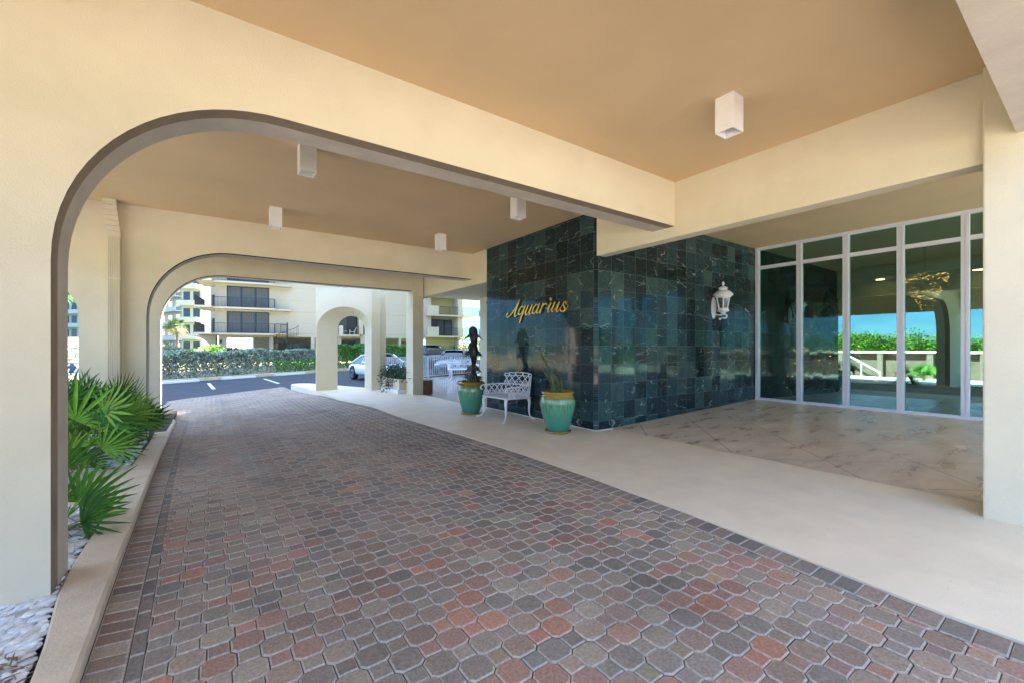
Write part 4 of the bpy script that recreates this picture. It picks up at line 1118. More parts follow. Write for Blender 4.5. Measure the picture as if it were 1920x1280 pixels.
palmetto((-1.12, 9.35, -.12), rnd_fans(8, 6, .2, .4, .28, .38, el0=.5, el1=1.3), 'small palmetto behind the far pier at the end of the kerb', 26)
palmetto((-.98, 4.55, -.08), [(.15, .85, .26, .42), (-.5, .55, .22, .36), (1.3, .95, .28, .42), (2.3, .9, .30, .42), (3.4, .8, .3, .4), (-1.4, .5, .2, .34), (.6, .3, .2, .34), (1.9, 1.3, .46, .44)], 'small palmetto with open fans in the white pebbles before the crossing slab', 25)

# ------------------------------------------------------------------ splayed arch portico at the end of the walk
def portico():
    e = empty('portico', (3.4, 14.3, 0), 0, 'freestanding pale portico with a splayed round arch at the end of the walk', 'portico')
    Pf0, Pf1 = Vector((2.72, 14.62)), Vector((4.17, 13.60)); Pb0, Pb1 = Vector((3.42, 14.80)), Vector((4.20, 14.45))
    zt, zs = 3.25, 1.93
    n = 18
    def arc(A, B_, zs_, rise): 
        return [(A.lerp(B_, .5 - .5 * math.cos(math.pi * k / n)), zs_ + rise * math.sin(math.pi * k / n)) for k in range(n + 1)]
    ff = (Pf1 - Pf0).normalized(); 
    # clear opening in the front plane
    A, B_ = Pf0 + ff * .03, Pf1 - ff * .01
    fa = arc(A, B_, zs, .72); ba = arc(Pb0, Pb1, zs, .47)
    b = MB(); V = lambda p, z: (p.x - 3.4, p.y - 14.3, z)
    # front plate
    b.poly([V(Pf0, -.25), V(A, -.25)] + [V(p, z) for p, z in fa] + [V(B_, -.25), V(Pf1, -.25), V(Pf1, zt), V(Pf0, zt)])
    b.grid([[V(A, -.25)] + [V(p, z) for p, z in fa] + [V(B_, -.25)], [V(Pb0, -.25)] + [V(p, z) for p, z in ba] + [V(Pb1, -.25)]])
    bb0, bb1 = Pb0 + Vector((-.05, .02)), Pb1 + Vector((.22, -.05))
    b.poly(([V(bb0, -.25), V(Pb0, -.25)] + [V(p, z) for p, z in ba] + [V(Pb1, -.25), V(bb1, -.25), V(bb1, zt), V(bb0, zt)])[::-1])
    b.poly([V(Pf0, -.25), V(Pf0, zt), V(bb0, zt), V(bb0, -.25)])
    q = Pf1 + Vector((.27, .02))
    b.poly([V(Pf1, -.25), V(q, -.25), V(q, zt), V(Pf1, zt)]); b.poly([V(q, -.25), V(bb1, -.25), V(bb1, zt), V(q, zt)])
    b.poly([V(Pf0, zt), V(Pf1, zt), V(q, zt), V(bb1, zt), V(bb0, zt)])
    b.build('arch_wall', M['cream'], e)
    return e
portico()
thing_box('column', M['cream'], [(4.58, 4.80, 14.10, 14.5, -.1, 3.2)], 'slim cream column behind the portico and the planter', 'column', 'columns round the terrace', .01)

# planter between portico and column
e = empty('planter', (4.55, 12.85, 0), 0, 'low cream planter wall with trailing shrub between portico and column', 'planter')
b = MB(); b.box(4.50 - 4.55, 4.70 - 4.55, 12.07 - 12.85, 13.6 - 12.85, .13, .43); b.box(4.70 - 4.55, 5.3 - 4.55, 12.07 - 12.85, 12.2 - 12.85, .13, .43); b.box(4.70 - 4.55, 5.3 - 4.55, 13.46 - 12.85, 13.6 - 12.85, .13, .43); b.box(5.3 - 4.55, 5.42 - 4.55, 12.07 - 12.85, 13.6 - 12.85, .13, .43)
b.build('wall', M['kerb'], e, bevel=.01)
b = MB(); b.box(-.09, .86, -.785, .76, 0, .128); b.build('base', M['lamp_white'], e)
b = MB(); b.box(.1, .78, -.68, .64, .14, .37); b.build('soil', M['soil'], e)
g = empty('planter_shrub', (4.80, 12.95, .36), 0, 'dark leafy shrub spilling over the front of the low planter', 'shrub')
r = random.Random(8); b = MB()
for _ in range(3400):
    p = Vector((r.gauss(-.08, .15), r.gauss(0, .40), abs(r.gauss(.14, .15)))); 
    if p.x < -.24: p.z -= (abs(p.x + .24) * 1.6 + r.uniform(0, .10)) * (1 if abs(p.y + .1) < .35 else .2)
    d = Vector((r.uniform(-1, .4), r.uniform(-1, 1), r.uniform(-.5, .9))).normalized(); s_ = d.orthogonal().normalized() * r.uniform(.015, .03); l = r.uniform(.05, .1)
    b.col = tuple(v * r.uniform(.6, 1.5) for v in (.045, .085, .045)); b.poly([p, p + d * l * .5 + s_, p + d * l, p + d * l * .5 - s_])
b.build('leaves', M['hedge'], g)
thing_box('planter_box', M['terra'], [(5.06, 5.32, 11.55, 12.0, .012, .42)], 'small terracotta planter box beside the square column', 'planter box')

# railing of the terrace
pts = [atd(p, d) for p, d in ((716, 15.3), (803, 18.9), (908, 22.6))]
e = empty('railing', (pts[1][0], pts[1][1], 0), 0, 'white metal railing with upright balusters at the edge of the terrace', 'railing')
o0 = Vector((pts[1][0], pts[1][1], 0))
def V3(p, z): return Vector((p[0], p[1], z)) - o0
tb = MB(); bb_ = MB(); posts = []
for p, q in zip(pts, pts[1:]):
    tb.bar(V3(p, .985), V3(q, .985), .05, .04); tb.bar(V3(p, .12), V3(q, .12), .03, .03)
    n = int((Vector(q) - Vector(p)).length / .13)
    for i in range(1, n):
        t = i / n; c = (lerp(p[0], q[0], t), lerp(p[1], q[1], t)); bb_.bar(V3(c, .12), V3(c, .97), .024)
        if i % 12 == 0: posts.append(c)
tb.build('rail', M['rail_white'], e); bb_.build('balusters', M['rail_white'], e)
for c in posts + [pts[0], pts[1], pts[2]]:
    b = MB(); b.bar(V3(c, .0), V3(c, 1.0), .05); b.build('post', M['rail_white'], e)

# ------------------------------------------------------------------ cars (local: nose towards -y, origin on the ground)
def car(kind, paint, label, loc, rz):
    e = empty('parked_car', loc, rz, label, 'car', 'cars parked beyond the terrace')
    if kind == 'coupe':  L_, W_, hb, ht = 4.5, .93, .80, 1.27
    elif kind == 'sedan': L_, W_, hb, ht = 4.8, .92, .90, 1.42
    else: L_, W_, hb, ht = 4.8, .97, 1.12, 1.76
    suv = kind == 'suv'
    # body: stations along the length with a half section
    st = [(-.5, .55, .80, .36), (-.485, .72, .88, .26), (-.44, .80, .94, .22), (-.36, .90, .98, .2), (-.22, .97, 1.0, .2), (0, 1.0, 1.0, .2), (.22, 1.0, 1.0, .2), (.36, .99, .98, .2), (.45, .97 if not suv else 1.0, .94, .24), (.49, .86, .88, .3), (.5, .7, .80, .4)]
    rows = []
    for t, hk, wk, z0 in st:
        y = t * L_; h_ = hb * hk; w_ = W_ * wk
        half = [(w_ * .80, z0), (w_ * .96, z0 + .08), (w_, z0 + (h_ - z0) * .45), (w_ * .985, z0 + (h_ - z0) * .72), (w_ * .90, h_ * .975), (w_ * .55, h_ * 1.015)]
        rows.append([(x, y, z) for x, z in half] + [(-x, y, z) for x, z in half[::-1]])
    b = MB(); b.grid(rows, True, True); o = b.build('body', paint, e, smooth=True)
    md = o.modifiers.new('round', 'SUBSURF'); md.levels = 1; md.render_levels = 2
    # greenhouse
    gh = {'coupe': [(-.20, .0, .84), (-.02, .93, .70), (.10, 1.0, .68), (.24, .86, .68), (.40, .0, .78)],
          'sedan': [(-.23, .0, .86), (-.06, .93, .74), (.06, 1.0, .72), (.24, .93, .72), (.39, .0, .82)],
          'suv': [(-.26, .0, .88), (-.12, .94, .78), (.02, 1.0, .76), (.38, .97, .76), (.46, .0, .84)]}[kind]
    rows = []
    for t, k, wk in gh:
        z = hb * .97 + (ht - hb * .97) * k; y = t * L_
        rows.append([(W_ * .86, y if k else y, hb * .95), (W_ * lerp(.88, wk, min(1, k + .0)), y, z - .05 * k), (W_ * wk * .8, y, z), (-W_ * wk * .8, y, z), (-W_ * lerp(.88, wk, min(1, k)), y, z - .05 * k), (-W_ * .86, y, hb * .95)])
    b = MB(); b.grid(rows); o = b.build('windows', M['carglass'], e, smooth=True)
    md = o.modifiers.new('round', 'SUBSURF'); md.levels = 1; md.render_levels = 1
    b = MB(); rr = []
    for t, k, wk in gh[1:-1]:
        z = hb * .97 + (ht - hb * .97) * k + .012; y = t * L_ * .98
        rr.append([(W_ * wk * .86, y, z - .05), (W_ * wk * .78, y, z), (0, y, z + .015), (-W_ * wk * .78, y, z), (-W_ * wk * .86, y, z - .05)])
    b.grid(rr)
    for s in (-1, 1):                  # pillars
        b.tube([(s * W_ * .86, gh[0][0] * L_ + .05, hb), (s * W_ * gh[1][2] * .84, gh[1][0] * L_, rr[0][0][2] + .02)], .035, 6)
        b.tube([(s * W_ * .84, gh[-1][0] * L_ - .05, hb), (s * W_ * gh[-2][2] * .84, gh[-2][0] * L_, rr[-1][0][2] + .02)], .05, 6)
        b.bar((s * W_ * .87, gh[2][0] * L_, hb), (s * W_ * gh[2][2] * .87, gh[2][0] * L_, ht - .06), .05, .06)
    b.build('roof', paint, e, smooth='auto')
    for s in (-1, 1):
        b = MB(); b.ball((s * W_ * .66, -.475 * L_, hb * .66), (.20, .14, .075), 12, 6); b.build('headlight', M['lampglass'], e, smooth=True)
        b = MB(); b.ball((s * (W_ + .10), gh[0][0] * L_ + .42, hb + .06), (.11, .06, .075), 10, 6); b.build('mirror', paint, e, smooth=True)
    b = MB(); b.box(-W_ * .5, W_ * .5, -.512 * L_, -.47 * L_, .30, .30 + .2 * hb); b.build('grille', M['dark'], e, bevel=.03)
    R = .34 if not suv else .38
    for s in (-1, 1):
        for ty in (-.315, .30):
            wp = Vector((s * (W_ - .09), ty * L_, R)); rot = Matrix.Rotation(rad(90) * s, 4, 'Y')
            def lat(prof, name, mt, par):
                b = MB(); b.lathe(prof, (0, 0, 0), 22); b.v = [tuple(rot @ Vector(v) + wp) for v in b.v]
                return b.build(name, mt, par, smooth='auto')
            wh = lat([(R * .64, -.11), (R * .95, -.11), (R, -.08), (R, .08), (R * .95, .105), (R * .66, .105), (R * .64, .08), (R * .64, -.1)], 'wheel', M['rubber'], e)
            b = MB()
            b.lathe([(.001, .075), (.05, .085), (.07, .07)], (0, 0, 0), 12, False); b.lathe([(R * .66, .10), (R * .60, .09), (R * .60, -.05)], (0, 0, 0), 22, False)
            for k in range(5):
                a = 6.2832 * k / 5; b.bar((.04 * math.cos(a), .04 * math.sin(a), .07), (R * .63 * math.cos(a), R * .63 * math.sin(a), .085), .06, .02)
            b.v = [tuple(rot @ Vector(v) + wp) for v in b.v]; b.build('rim', M['rim'], wh)
            b = MB(); b.lathe([(.001, .0), (R * .62, .0)], (0, 0, 0), 18, False); b.v = [tuple(rot @ Vector(v) + wp) for v in b.v]; b.build('brake_disc', M['dark'], wh)
    return e
def face_cam(px, extra): 
    p = FW + RT * ((px - 960) / FPX); return math.atan2(-p.y, -p.x) + math.pi / 2 + extra
cx, cy = atd(716, 20.6); car('coupe', M['car_white'], 'white sporty coupe half hidden behind the portico and the planter', (cx, cy, ASZ + .006), face_cam(716, .42))
cx, cy = atd(852, 26.2); car('sedan', M['car_silver'], 'silver sedan parked behind the white railing', (cx, cy, ASZ + .006), face_cam(852, -.15))
cx, cy = atd(806, 33.0); car('suv', M['car_black'], 'black tall car parked behind the silver sedan', (cx, cy, ASZ + .006), face_cam(806, .45))

# ------------------------------------------------------------------ kerbs, stops and markings in the car park
def gp_(px, py, z=ASZ): return Vector((*atg(px, py, z), z))
ka = gp_(300, 718.5); kb = gp_(600, 697.5)
kd = (kb - ka).normalized(); kn = Vector((-kd.y, kd.x, 0))
if kn.y < 0: kn = -kn
b = MB(); K0 = ka - kd * 25; K1 = kb + kd * 22
q = [K0, K1, K1 + kn * .18, K0 + kn * .18]
b.prism([(p.x, p.y) for p in q], -.3, ASZ + .14); tag(b.build('kerb_car_park', M['kerb'], bevel=.015), kind='structure')
b = MB(); q = [K0 + kn * .18, K1 + kn * .18, K1 + kn * 60, K0 + kn * 60]
b.prism([(p.x, p.y) for p in q], -.3, ASZ + .10); tag(b.build('verge_lawn', M['dry_verge']), kind='structure')
b = MB(); q = [K0 + kn * .18, K1 + kn * .18, K1 + kn * 2.6, K0 + kn * 2.6]
b.poly([(p.x, p.y, ASZ + .105) for p in q]); tag(b.build('verge_sand', mat('pale_sand', (.42, .36, .28), .9, noise=.3, nscale=3)), kind='structure')
def stop(px0, px1, lb_):
    def on(px):                       # on the kerb line shifted towards the viewer
        p = FW + RT * ((px - 960) / FPX); o_ = ka - kn * .35
        # intersect ray s*p with the line o_ + t*kd
        den = p.x * kd.y - p.y * kd.x; s = (o_.x * kd.y - o_.y * kd.x) / den
        return Vector((p.x * s, p.y * s, 0))
    a, c = on(px0), on(px1); L2 = (c - a).length
    b = MB(); prof = [(-.09, 0), (-.07, .09), (-.05, .105), (.05, .105), (.07, .09), (.09, 0)]
    b.grid([[(x, y, z) for y, z in prof] for x in (-L2 / 2, L2 / 2)], True, True)
    o = b.build('wheel_stop', M['white_line'], None, bevel=.01, loc=((a.x + c.x) / 2, (a.y + c.y) / 2, ASZ + .006)); o.rotation_euler = (0, 0, math.atan2(kd.y, kd.x))
    tag(o, lb_, 'wheel stop', 'white wheel stops along the kerb')
stop(300, 372, 'white concrete wheel stop left of the first stall line'); stop(416, 478, 'white concrete wheel stop between the two stall lines'); stop(516, 571, 'white concrete wheel stop right of the second stall line, next to the portico')
b = MB()
for a, c in (((391, 718), (401, 729)), ((495, 709.5), (523, 718.5))):
    p, q = gp_(*a), gp_(*c); d = (q - p).normalized(); s_ = Vector((-d.y, d.x, 0)) * .06
    b.poly([(v.x, v.y, ASZ + .010) for v in (p - s_, q - s_, q + s_, p + s_)])
tag(b.build('stall_lines', M['white_line']), kind='structure')

# ------------------------------------------------------------------ hedges and shrubs
SILVER = [(.38, .42, .31), (.28, .34, .24), (.50, .54, .43), (.16, .22, .13)]
GREEN = [(.09, .24, .03), (.13, .33, .04), (.19, .42, .06), (.05, .14, .025)]
DKGREEN = [(.03, .08, .02), (.05, .11, .025), (.07, .15, .03)]
def hedge(label, a, c, depth, h, cols, n, seed, lw=.035, ll=.09, lump=.18, group='hedges along the car park', cat='hedge', trunks=True, z0=None, name='hedge', gaps=0.0):
    z0 = ASZ + .10 if z0 is None else z0
    a, c = Vector((a.x, a.y, 0)), Vector((c.x, c.y, 0)); d = (c - a); L_ = d.length; d.normalize(); nn = Vector((-d.y, d.x, 0))
    if nn.y < 0: nn = -nn
    e = empty(name, (a.x, a.y, z0), 0, label, cat, group); r = random.Random(seed); b = MB()
    ph = [r.uniform(0, 6.28) for _ in range(6)]
    cl = [(r.uniform(0, L_), r.uniform(0, 1), r.uniform(.12, .45)) for _ in range(int(L_ * 4))]
    for _ in range(n):
        u = r.uniform(-.15, L_ + .15)
        bump_ = 1 + lump * (.5 * math.sin(u * 1.3 + ph[0]) + .35 * math.sin(u * 3.1 + ph[1]) + .25 * math.sin(u * 6.7 + ph[2]))
        # on the shell: front, top or back
        q = r.random(); H_ = h * (1 + lump * .35 * (math.sin(u * 2.1 + ph[3]) + .6 * math.sin(u * 5.3 + ph[4])))
        if q < .62: zz = H_ * (1 - r.random() ** 1.25 * .98); dd = -depth / 2 * bump_ * (1 - .25 * (zz / H_) ** 4) + abs(r.gauss(0, .10))
        elif q < .9: zz = H_ - abs(r.gauss(0, .07)); dd = r.uniform(-depth / 2, depth / 2) * bump_
        else: zz = H_ * r.random(); dd = r.uniform(-depth / 2, depth / 2)
        dd += .09 * math.sin(u * 9 + zz * 7 + ph[5]) + .06 * math.sin(u * 17 - zz * 11)
        if zz < h * .30 and r.random() < gaps: continue
        p = d * u + nn * (dd + depth / 2) + Vector((0, 0, max(.02, zz)))
        v = Vector((r.uniform(-1, 1), r.uniform(-1, 1), r.uniform(-.3, 1))) - nn * .5; v.normalize()
        s_ = v.cross(Vector((r.uniform(-1, 1), r.uniform(-1, 1), r.uniform(-1, 1)))).normalized() * lw * r.uniform(.6, 1.3); l = ll * r.uniform(.6, 1.3)
        b.col = tuple(x * r.uniform(.7, 1.3) for x in r.choice(cols))
        b.poly([p, p + v * l * .5 + s_, p + v * l, p + v * l * .5 - s_])
    b.build('foliage', M['hedge'], e)
    if trunks:
        t = MB()
        for k in range(int(L_ / .9)):
            u = (k + .5) * .9 + r.uniform(-.3, .3); p = d * u + nn * (depth * .5 + r.uniform(-.1, .1))
            for q in range(3):
                dx = Vector((r.uniform(-.35, .35), r.uniform(-.2, .2), 0)); t.tube([p, p + dx * .4 + Vector((0, 0, h * .3)), p + dx + Vector((0, 0, h * .75))], [.03, .022, .01], 5)
        t.build('stems', M['bark'], e)
    return e
def kerbpt(px, off):
    p = FW + RT * ((px - 960) / FPX); o_ = ka + kn * off
    den = p.x * kd.y - p.y * kd.x; s = (o_.x * kd.y - o_.y * kd.x) / den
    return Vector((p.x * s, p.y * s, 0))
hedge('silver green clipped hedge left of the sandy gap', kerbpt(285, .8), kerbpt(468, .8), 1.2, 1.20, SILVER, 20000, 31, gaps=.45)
hedge('silver green clipped hedge right of the sandy gap, running behind the portico', kerbpt(462, 1.6), kerbpt(600, 1.3), 1.2, 1.27, SILVER, 15000, 32, gaps=.5)
hedge('low bright green shrubs at the foot of the silver hedge', kerbpt(524, .45), kerbpt(604, .5), .7, .62, GREEN, 3000, 33, .03, .07, .35, trunks=False)
hedge('tall bright green hedge seen through the portico arch', kerbpt(622, .7), kerbpt(790, .8), 1.2, 1.58, GREEN, 22000, 34, .04, .10)

def bush(label, px, dep, R, H, cols, n, seed, name='shrub', lw=.09, ll=.22, group=None, z0=-.1):
    x, y = atd(px, dep); e = empty(name, (x, y, z0), 0, label, 'shrub', group); r = random.Random(seed); b = MB()
    cs = [(r.uniform(-.6, .6) * R, r.uniform(-.5, .5) * R, r.uniform(.3, .75) * H, r.uniform(.3, .55)) for _ in range(9)]
    for _ in range(n):
        c = r.choice(cs); v = Vector((r.gauss(0, 1), r.gauss(0, 1), r.gauss(0, 1))).normalized(); p = Vector(c[:3]) + Vector((v.x * R, v.y * R, v.z * H * .7)) * c[3] * r.uniform(.75, 1.05)
        if p.z < 0: p.z = r.uniform(0, .2)
        d = (v + Vector((r.uniform(-.6, .6), r.uniform(-.6, .6), r.uniform(-.3, .7)))).normalized(); s_ = d.orthogonal().normalized() * lw * r.uniform(.6, 1.2); l = ll * r.uniform(.6, 1.2)
        b.col = tuple(q * r.uniform(.7, 1.3) for q in r.choice(cols)); b.poly([p, p + d * l * .5 + s_, p + d * l, p + d * l * .5 - s_])
    b.build('foliage', M['hedge'], e)
    t = MB()
    for k in range(4): t.tube([(0, 0, 0), Vector(cs[k][:3]) * .5, cs[k][:3]], [.06, .045, .02], 5)
    t.build('stems', M['bark'], e)
    return e
bush('round dark green shrub in front of the apartment pilotis', 381, 43, 2.1, 1.75, GREEN, 2600, 41)
bush('low silver shrub behind the hedge below the palm', 338, 46, 2.6, 1.2, SILVER, 1800, 42)
bush('pale silver shrub at the far left end behind the hedge', 312, 44, 1.6, 2.0, SILVER, 1500, 43)
bush('flowering shrub under the apartment building by the pilotis', 448, 56, 3.2, 1.5, [(.16, .14, .08), (.12, .14, .06), (.2, .15, .1)], 1800, 44)
bush('reddish flowering shrub at the right end of the apartment building', 866, 62, 2.2, 3.2, [(.25, .08, .08), (.10, .14, .04), (.22, .18, .06)], 1800, 45)
bush('yellow green tree top behind the dolphin sculpture', 895, 58, 3.0, 3.3, [(.24, .22, .04), (.12, .19, .04), (.18, .2, .05)], 2200, 46)
bush('clipped dark shrub below the sunlit-toned wall of the apartment building', 848, 50, 2.5, 1.5, DKGREEN, 1600, 47)

# ------------------------------------------------------------------ fan palm
px_, dp_ = 331, 62; x, y = atd(px_, dp_)
e = empty('fan_palm', (x, y, -.1), 0, 'small fan palm with some yellowed fronds in front of the white hotel', 'palm tree')
hz_ = zat(613, dp_)
b = MB(); b.tube([(0, 0, 0), (.1, .05, hz_ * .5), (0, 0, hz_)], [.22, .16, .15], 9); b.build('trunk', M['bark'], e)
b = MB(); r = random.Random(17)
for k in range(46):
    az = r.uniform(0, 6.28); el = r.uniform(-.75, 1.3); d = Vector((math.cos(az) * math.cos(el), math.sin(az) * math.cos(el), math.sin(el)))
    c = Vector((0, 0, hz_)) + d * r.uniform(.5, .9)
    col = r.choice([(.32, .26, .08), (.30, .20, .08)]) if el < -.1 else r.choice([(.08, .14, .04), (.10, .17, .05), (.16, .2, .06)])
    fan(b, c, d + Vector((0, 0, -.2)), (r.uniform(-.4, .4), r.uniform(-.4, .4), 1), r.uniform(.85, 1.15), 11, 2.6, r, .35, col)
b.build('crown', M['leaf'], e)
# ------------------------------------------------------------------ apartment building across the car park
VPX = 2500.0; AP0 = 372; D0 = 47.0
aO = Vector(atd(AP0, D0)); aE = (FW * FPX + RT * (VPX - 960)).normalized()
arz = math.atan2(aE.y, aE.x)
def S(px):
    p = FW + RT * ((px - 960) / FPX); den = p.x * aE.y - p.y * aE.x
    s = (aO.x * aE.y - aO.y * aE.x) / den
    return (Vector((p.x * s, p.y * s)) - aO).dot(aE)
def dep_at(px): return (aO + aE * S(px)).dot(FW)
def Zf(px, py): return zat(py, dep_at(px))
ap = empty('apartment_building', (aO.x, aO.y, 0), arz, 'pale cream apartment block with black balcony railings and open ground floor across the car park', 'building')
F1, F2, F3, F4 = 3.0, 5.87, 8.74, 11.6
SR = S(792)                            # the right hand wing starts here
x425, x505, x634, x672, x680, x690 = S(425), S(505), S(634), S(672), S(680), S(690)
b = MB(); TH_ = .3
def apw(x0, x1, z0, z1, y0=0.0, y1=TH_): b.box(x0, x1, y0, y1, z0, z1)
TOP = 14.6
apw(S(410), x425, -.2, TOP); apw(x505, x634, F1 - .35, TOP)
for z in (F1, F2, F3, F4): apw(x425, x505, z - .38, z + .02); apw(x634, x690, z - .38, z + .02)
apw(x672, x680, F1 + .02, TOP, -.5, .3); apw(x425, x505, F4 + .021, TOP); apw(x634, x672, F4 + .021, TOP); apw(x680, x690, F4 + .021, TOP)
apw(x690, SR + .2, F1 - .35, TOP)
apw(S(505), S(512.5), -.2, F1 - .352, .01); apw(S(583), S(590), -.2, F1 - .352); apw(S(634), S(640), -.2, F1 - .352)
apw(S(676), S(684), -.2, F1 - .352); apw(S(748), S(752), -.2, F1 - .352)
# recessed left return and core behind
b.box(S(380), S(410) , 5.2, 5.6, F1, TOP); b.box(S(402), S(410.001), .31, 5.2, F1, TOP)
b.box(S(500), S(792), 5.0, 5.3, -.2, F1 - .36); b.box(S(470), S(506), 3.6, 4.0, -.2, F1 - .36)
b.box(S(425), S(792), .32, 12, F1 - .30, F1 - .02)
b.box(S(380), SR + 10, 12, 12.4, F1 - .3, TOP); b.box(S(372), SR + 12, -.4, 12.6, TOP, TOP + .4)
b.build('wall', M['apt'], ap)
g = MB()                               # shadow gaps scored in the blank wall
for z in (F1 + .02, F1 + 1.25, F2 - .28, F2 + 1.1, F3 - .28):
    for x0, x1 in ((x505 + .02, x634 - .02), (x690 + .02, SR)): g.box(x0, x1, -.012, .0, z, z + (.09 if abs(z - F2 + .28) < .01 or abs(z - F1 - .02) < .01 else .035))
g.build('wall_groove', mat('groove_grey', (.42, .38, .30), .9), ap)
def window(x0, x1, z0, z1, y=.12, n=3, curtain=.5, par=None, seed=1):
    par = par or ap; r = random.Random(seed)
    f = MB(); t = .07
    f.box(x0, x1, y, y + .1, z0, z0 + t); f.box(x0, x1, y, y + .1, z1 - t, z1)
    for k in range(n + 1):
        xx = lerp(x0, x1 - t, k / n); f.box(xx, xx + t, y - .002, y + .098, z0 + t, z1 - t)
    fo = f.build('window', M['winframe'], par)
    q = MB(); q.poly([(x0 + t, y + .05, z0 + t), (x1 - t, y + .05, z0 + t), (x1 - t, y + .05, z1 - t), (x0 + t, y + .05, z1 - t)]); q.build('pane', M['win'], fo)
    c = MB()
    for k in range(n):
        if r.random() < curtain:
            a = lerp(x0, x1, k / n) + .1; w_ = (x1 - x0) / n - .2; m = 14
            c.grid([[(a + w_ * i / m, y + .02 + .02 * (i % 2), z) for i in range(m + 1)] for z in (z0 + .1, z1 - .1)])
    if c.v: c.build('curtain', M['curtain'], fo)
for i, z in enumerate((F1, F2, F3)):
    window(x425 + .02, x505 - .02, z + .03, z + 2.48, n=3, curtain=.6, seed=i + 3)
    window(x634 + .02, x672 - .02, z + .03, z + 2.48, .9, n=2, curtain=.5, seed=i + 13)
    window(x680 + .02, x690 - .02, z + .03, z + 2.48, .9, n=1, seed=i + 23)
window(S(512.5) + .1, S(583) - .1, .0, F1 - 1.0, 1.6, n=4, curtain=.1, seed=40); window(S(640), S(668), .4, F1 - .7, .5, n=2, curtain=.2, seed=41); window(S(684) + .05, S(700), .2, F1 - .8, .5, n=1, seed=42); window(S(752) + .1, S(792) - .6, .2, F1 - .8, .5, n=2, seed=43)
# balconies with black railings
def rail(bm, p, q, z0, z1, step=.125):
    p, q = Vector((*p, 0)), Vector((*q, 0)); L_ = (q - p).length
    bm.bar(p + Vector((0, 0, z1)), q + Vector((0, 0, z1)), .05); bm.bar(p + Vector((0, 0, z0 + .08)), q + Vector((0, 0, z0 + .08)), .035)
    n = int(L_ / step)
    for i in range(n + 1):
        c = p.lerp(q, i / n); k = .05 if i % 12 == 0 else .024
        bm.bar(c + Vector((0, 0, z0)), c + Vector((0, 0, z1)), k)
for z in (F1, F2, F3):
    xa, xm, xe = S(371), S(403), S(517)
    s = MB(); yb = -1.35
    s.box(xm, xe, yb, .0, z - .2, z + .0); s.box(xa, xm - .001, yb - .9, 4.0, z - .2, z + .002); s.box(xe, xe + 1.6, -.9, -.001, z - .22, z - .02)
    sl = s.build('balcony', M['apt'], ap)
    rr = MB(); 
    rail(rr, (xm, yb + .08), (xe - .1, yb + .08), z, z + 1.07); rail(rr, (xe - .1, yb + .08), (xe - .1, -.05), z, z + 1.07)
    rail(rr, (xa + .08, yb - .82), (xm, yb - .82), z, z + 1.07); rail(rr, (xa + .08, yb - .82), (xa + .08, 3.8), z, z + 1.07)
    rr.build('railing', M['railblack'], sl)
    s2 = MB(); s2.box(x634, x672 - .01, -.9, .0, z - .2, z); sl2 = s2.build('balcony', M['apt'], ap)
    r2 = MB(); rail(r2, (x634 + .5, -.85), (x672 - .05, -.85), z, z + 1.05); r2.build('railing', M['railblack'], sl2)
    s3 = MB(); s3.box(x634, x634 + .5, -.9, -.78, z + .001, z + 1.1); s3.build('parapet', M['apt'], ap)
# recessed dark openings of the left return
for i, z in enumerate((F1, F2)):
    window(S(384), S(401), z + .03, z + 1.9, 5.08, n=2, seed=60 + i)
# pilotis and curved bracket at the left
p = MB(); p.box(S(401), S(403.2), .4, 2.0, -.2, F1 - .22)
n = 14; arc = [(S(401) - 2.6 * (1 - math.cos(1.5708 * k / n)), F1 - .22 - 2.6 * (1 - math.sin(1.5708 * k / n)) ) for k in range(n + 1)]
poly = [(S(401), F1 - .22)] + [(x, z) for x, z in arc][::-1] 
for y0 in (.6,):
    p.poly([(x, y0, z) for x, z in poly]); p.poly([(x, y0 + 1.0, z) for x, z in poly][::-1])
    p.grid([[(x, y0, z) for x, z in arc], [(x, y0 + 1.0, z) for x, z in arc]])
p.build('pillar', M['apt'], ap)
l = MB(); l.box(S(412), S(416), -.14, -.002, 1.9, 2.25); l.build('wall_lamp', M['railblack'], ap)
# spiral staircase
sx = S(539); st = MB(); yc_ = -2.4
st.tube([(sx, yc_, -.2), (sx, yc_, F1 + 1.2)], .07, 8)
pr_ = []
for k in range(20):
    a0 = -.6 + k * .36; z = -.1 + (F1 + .1) * (k + 1) / 20
    st.prism([(sx, yc_), (sx + 1.15 * math.cos(a0), yc_ + 1.15 * math.sin(a0)), (sx + 1.15 * math.cos(a0 + .36), yc_ + 1.15 * math.sin(a0 + .36))], z - .03, z)
    e_ = Vector((sx + 1.12 * math.cos(a0 + .18), yc_ + 1.12 * math.sin(a0 + .18), z)); st.bar(e_, e_ + Vector((0, 0, 1.0)), .025); pr_.append(e_ + Vector((0, 0, 1.0)))
st.tube(pr_, .03, 5)
rail(st, (S(517), -.9 - 1.3), (sx - .1, -.9 - 1.3), F1, F1 + 1.05); rail(st, (S(526), -.85), (sx, -.85), F1, F1 + 1.05)
st.build('spiral_staircase', M['railblack'], ap)
b = MB(); b.box(S(517) + .01, sx, -2.3, -.91, F1 - .12, F1 - .01); b.build('landing', M['apt'], ap)
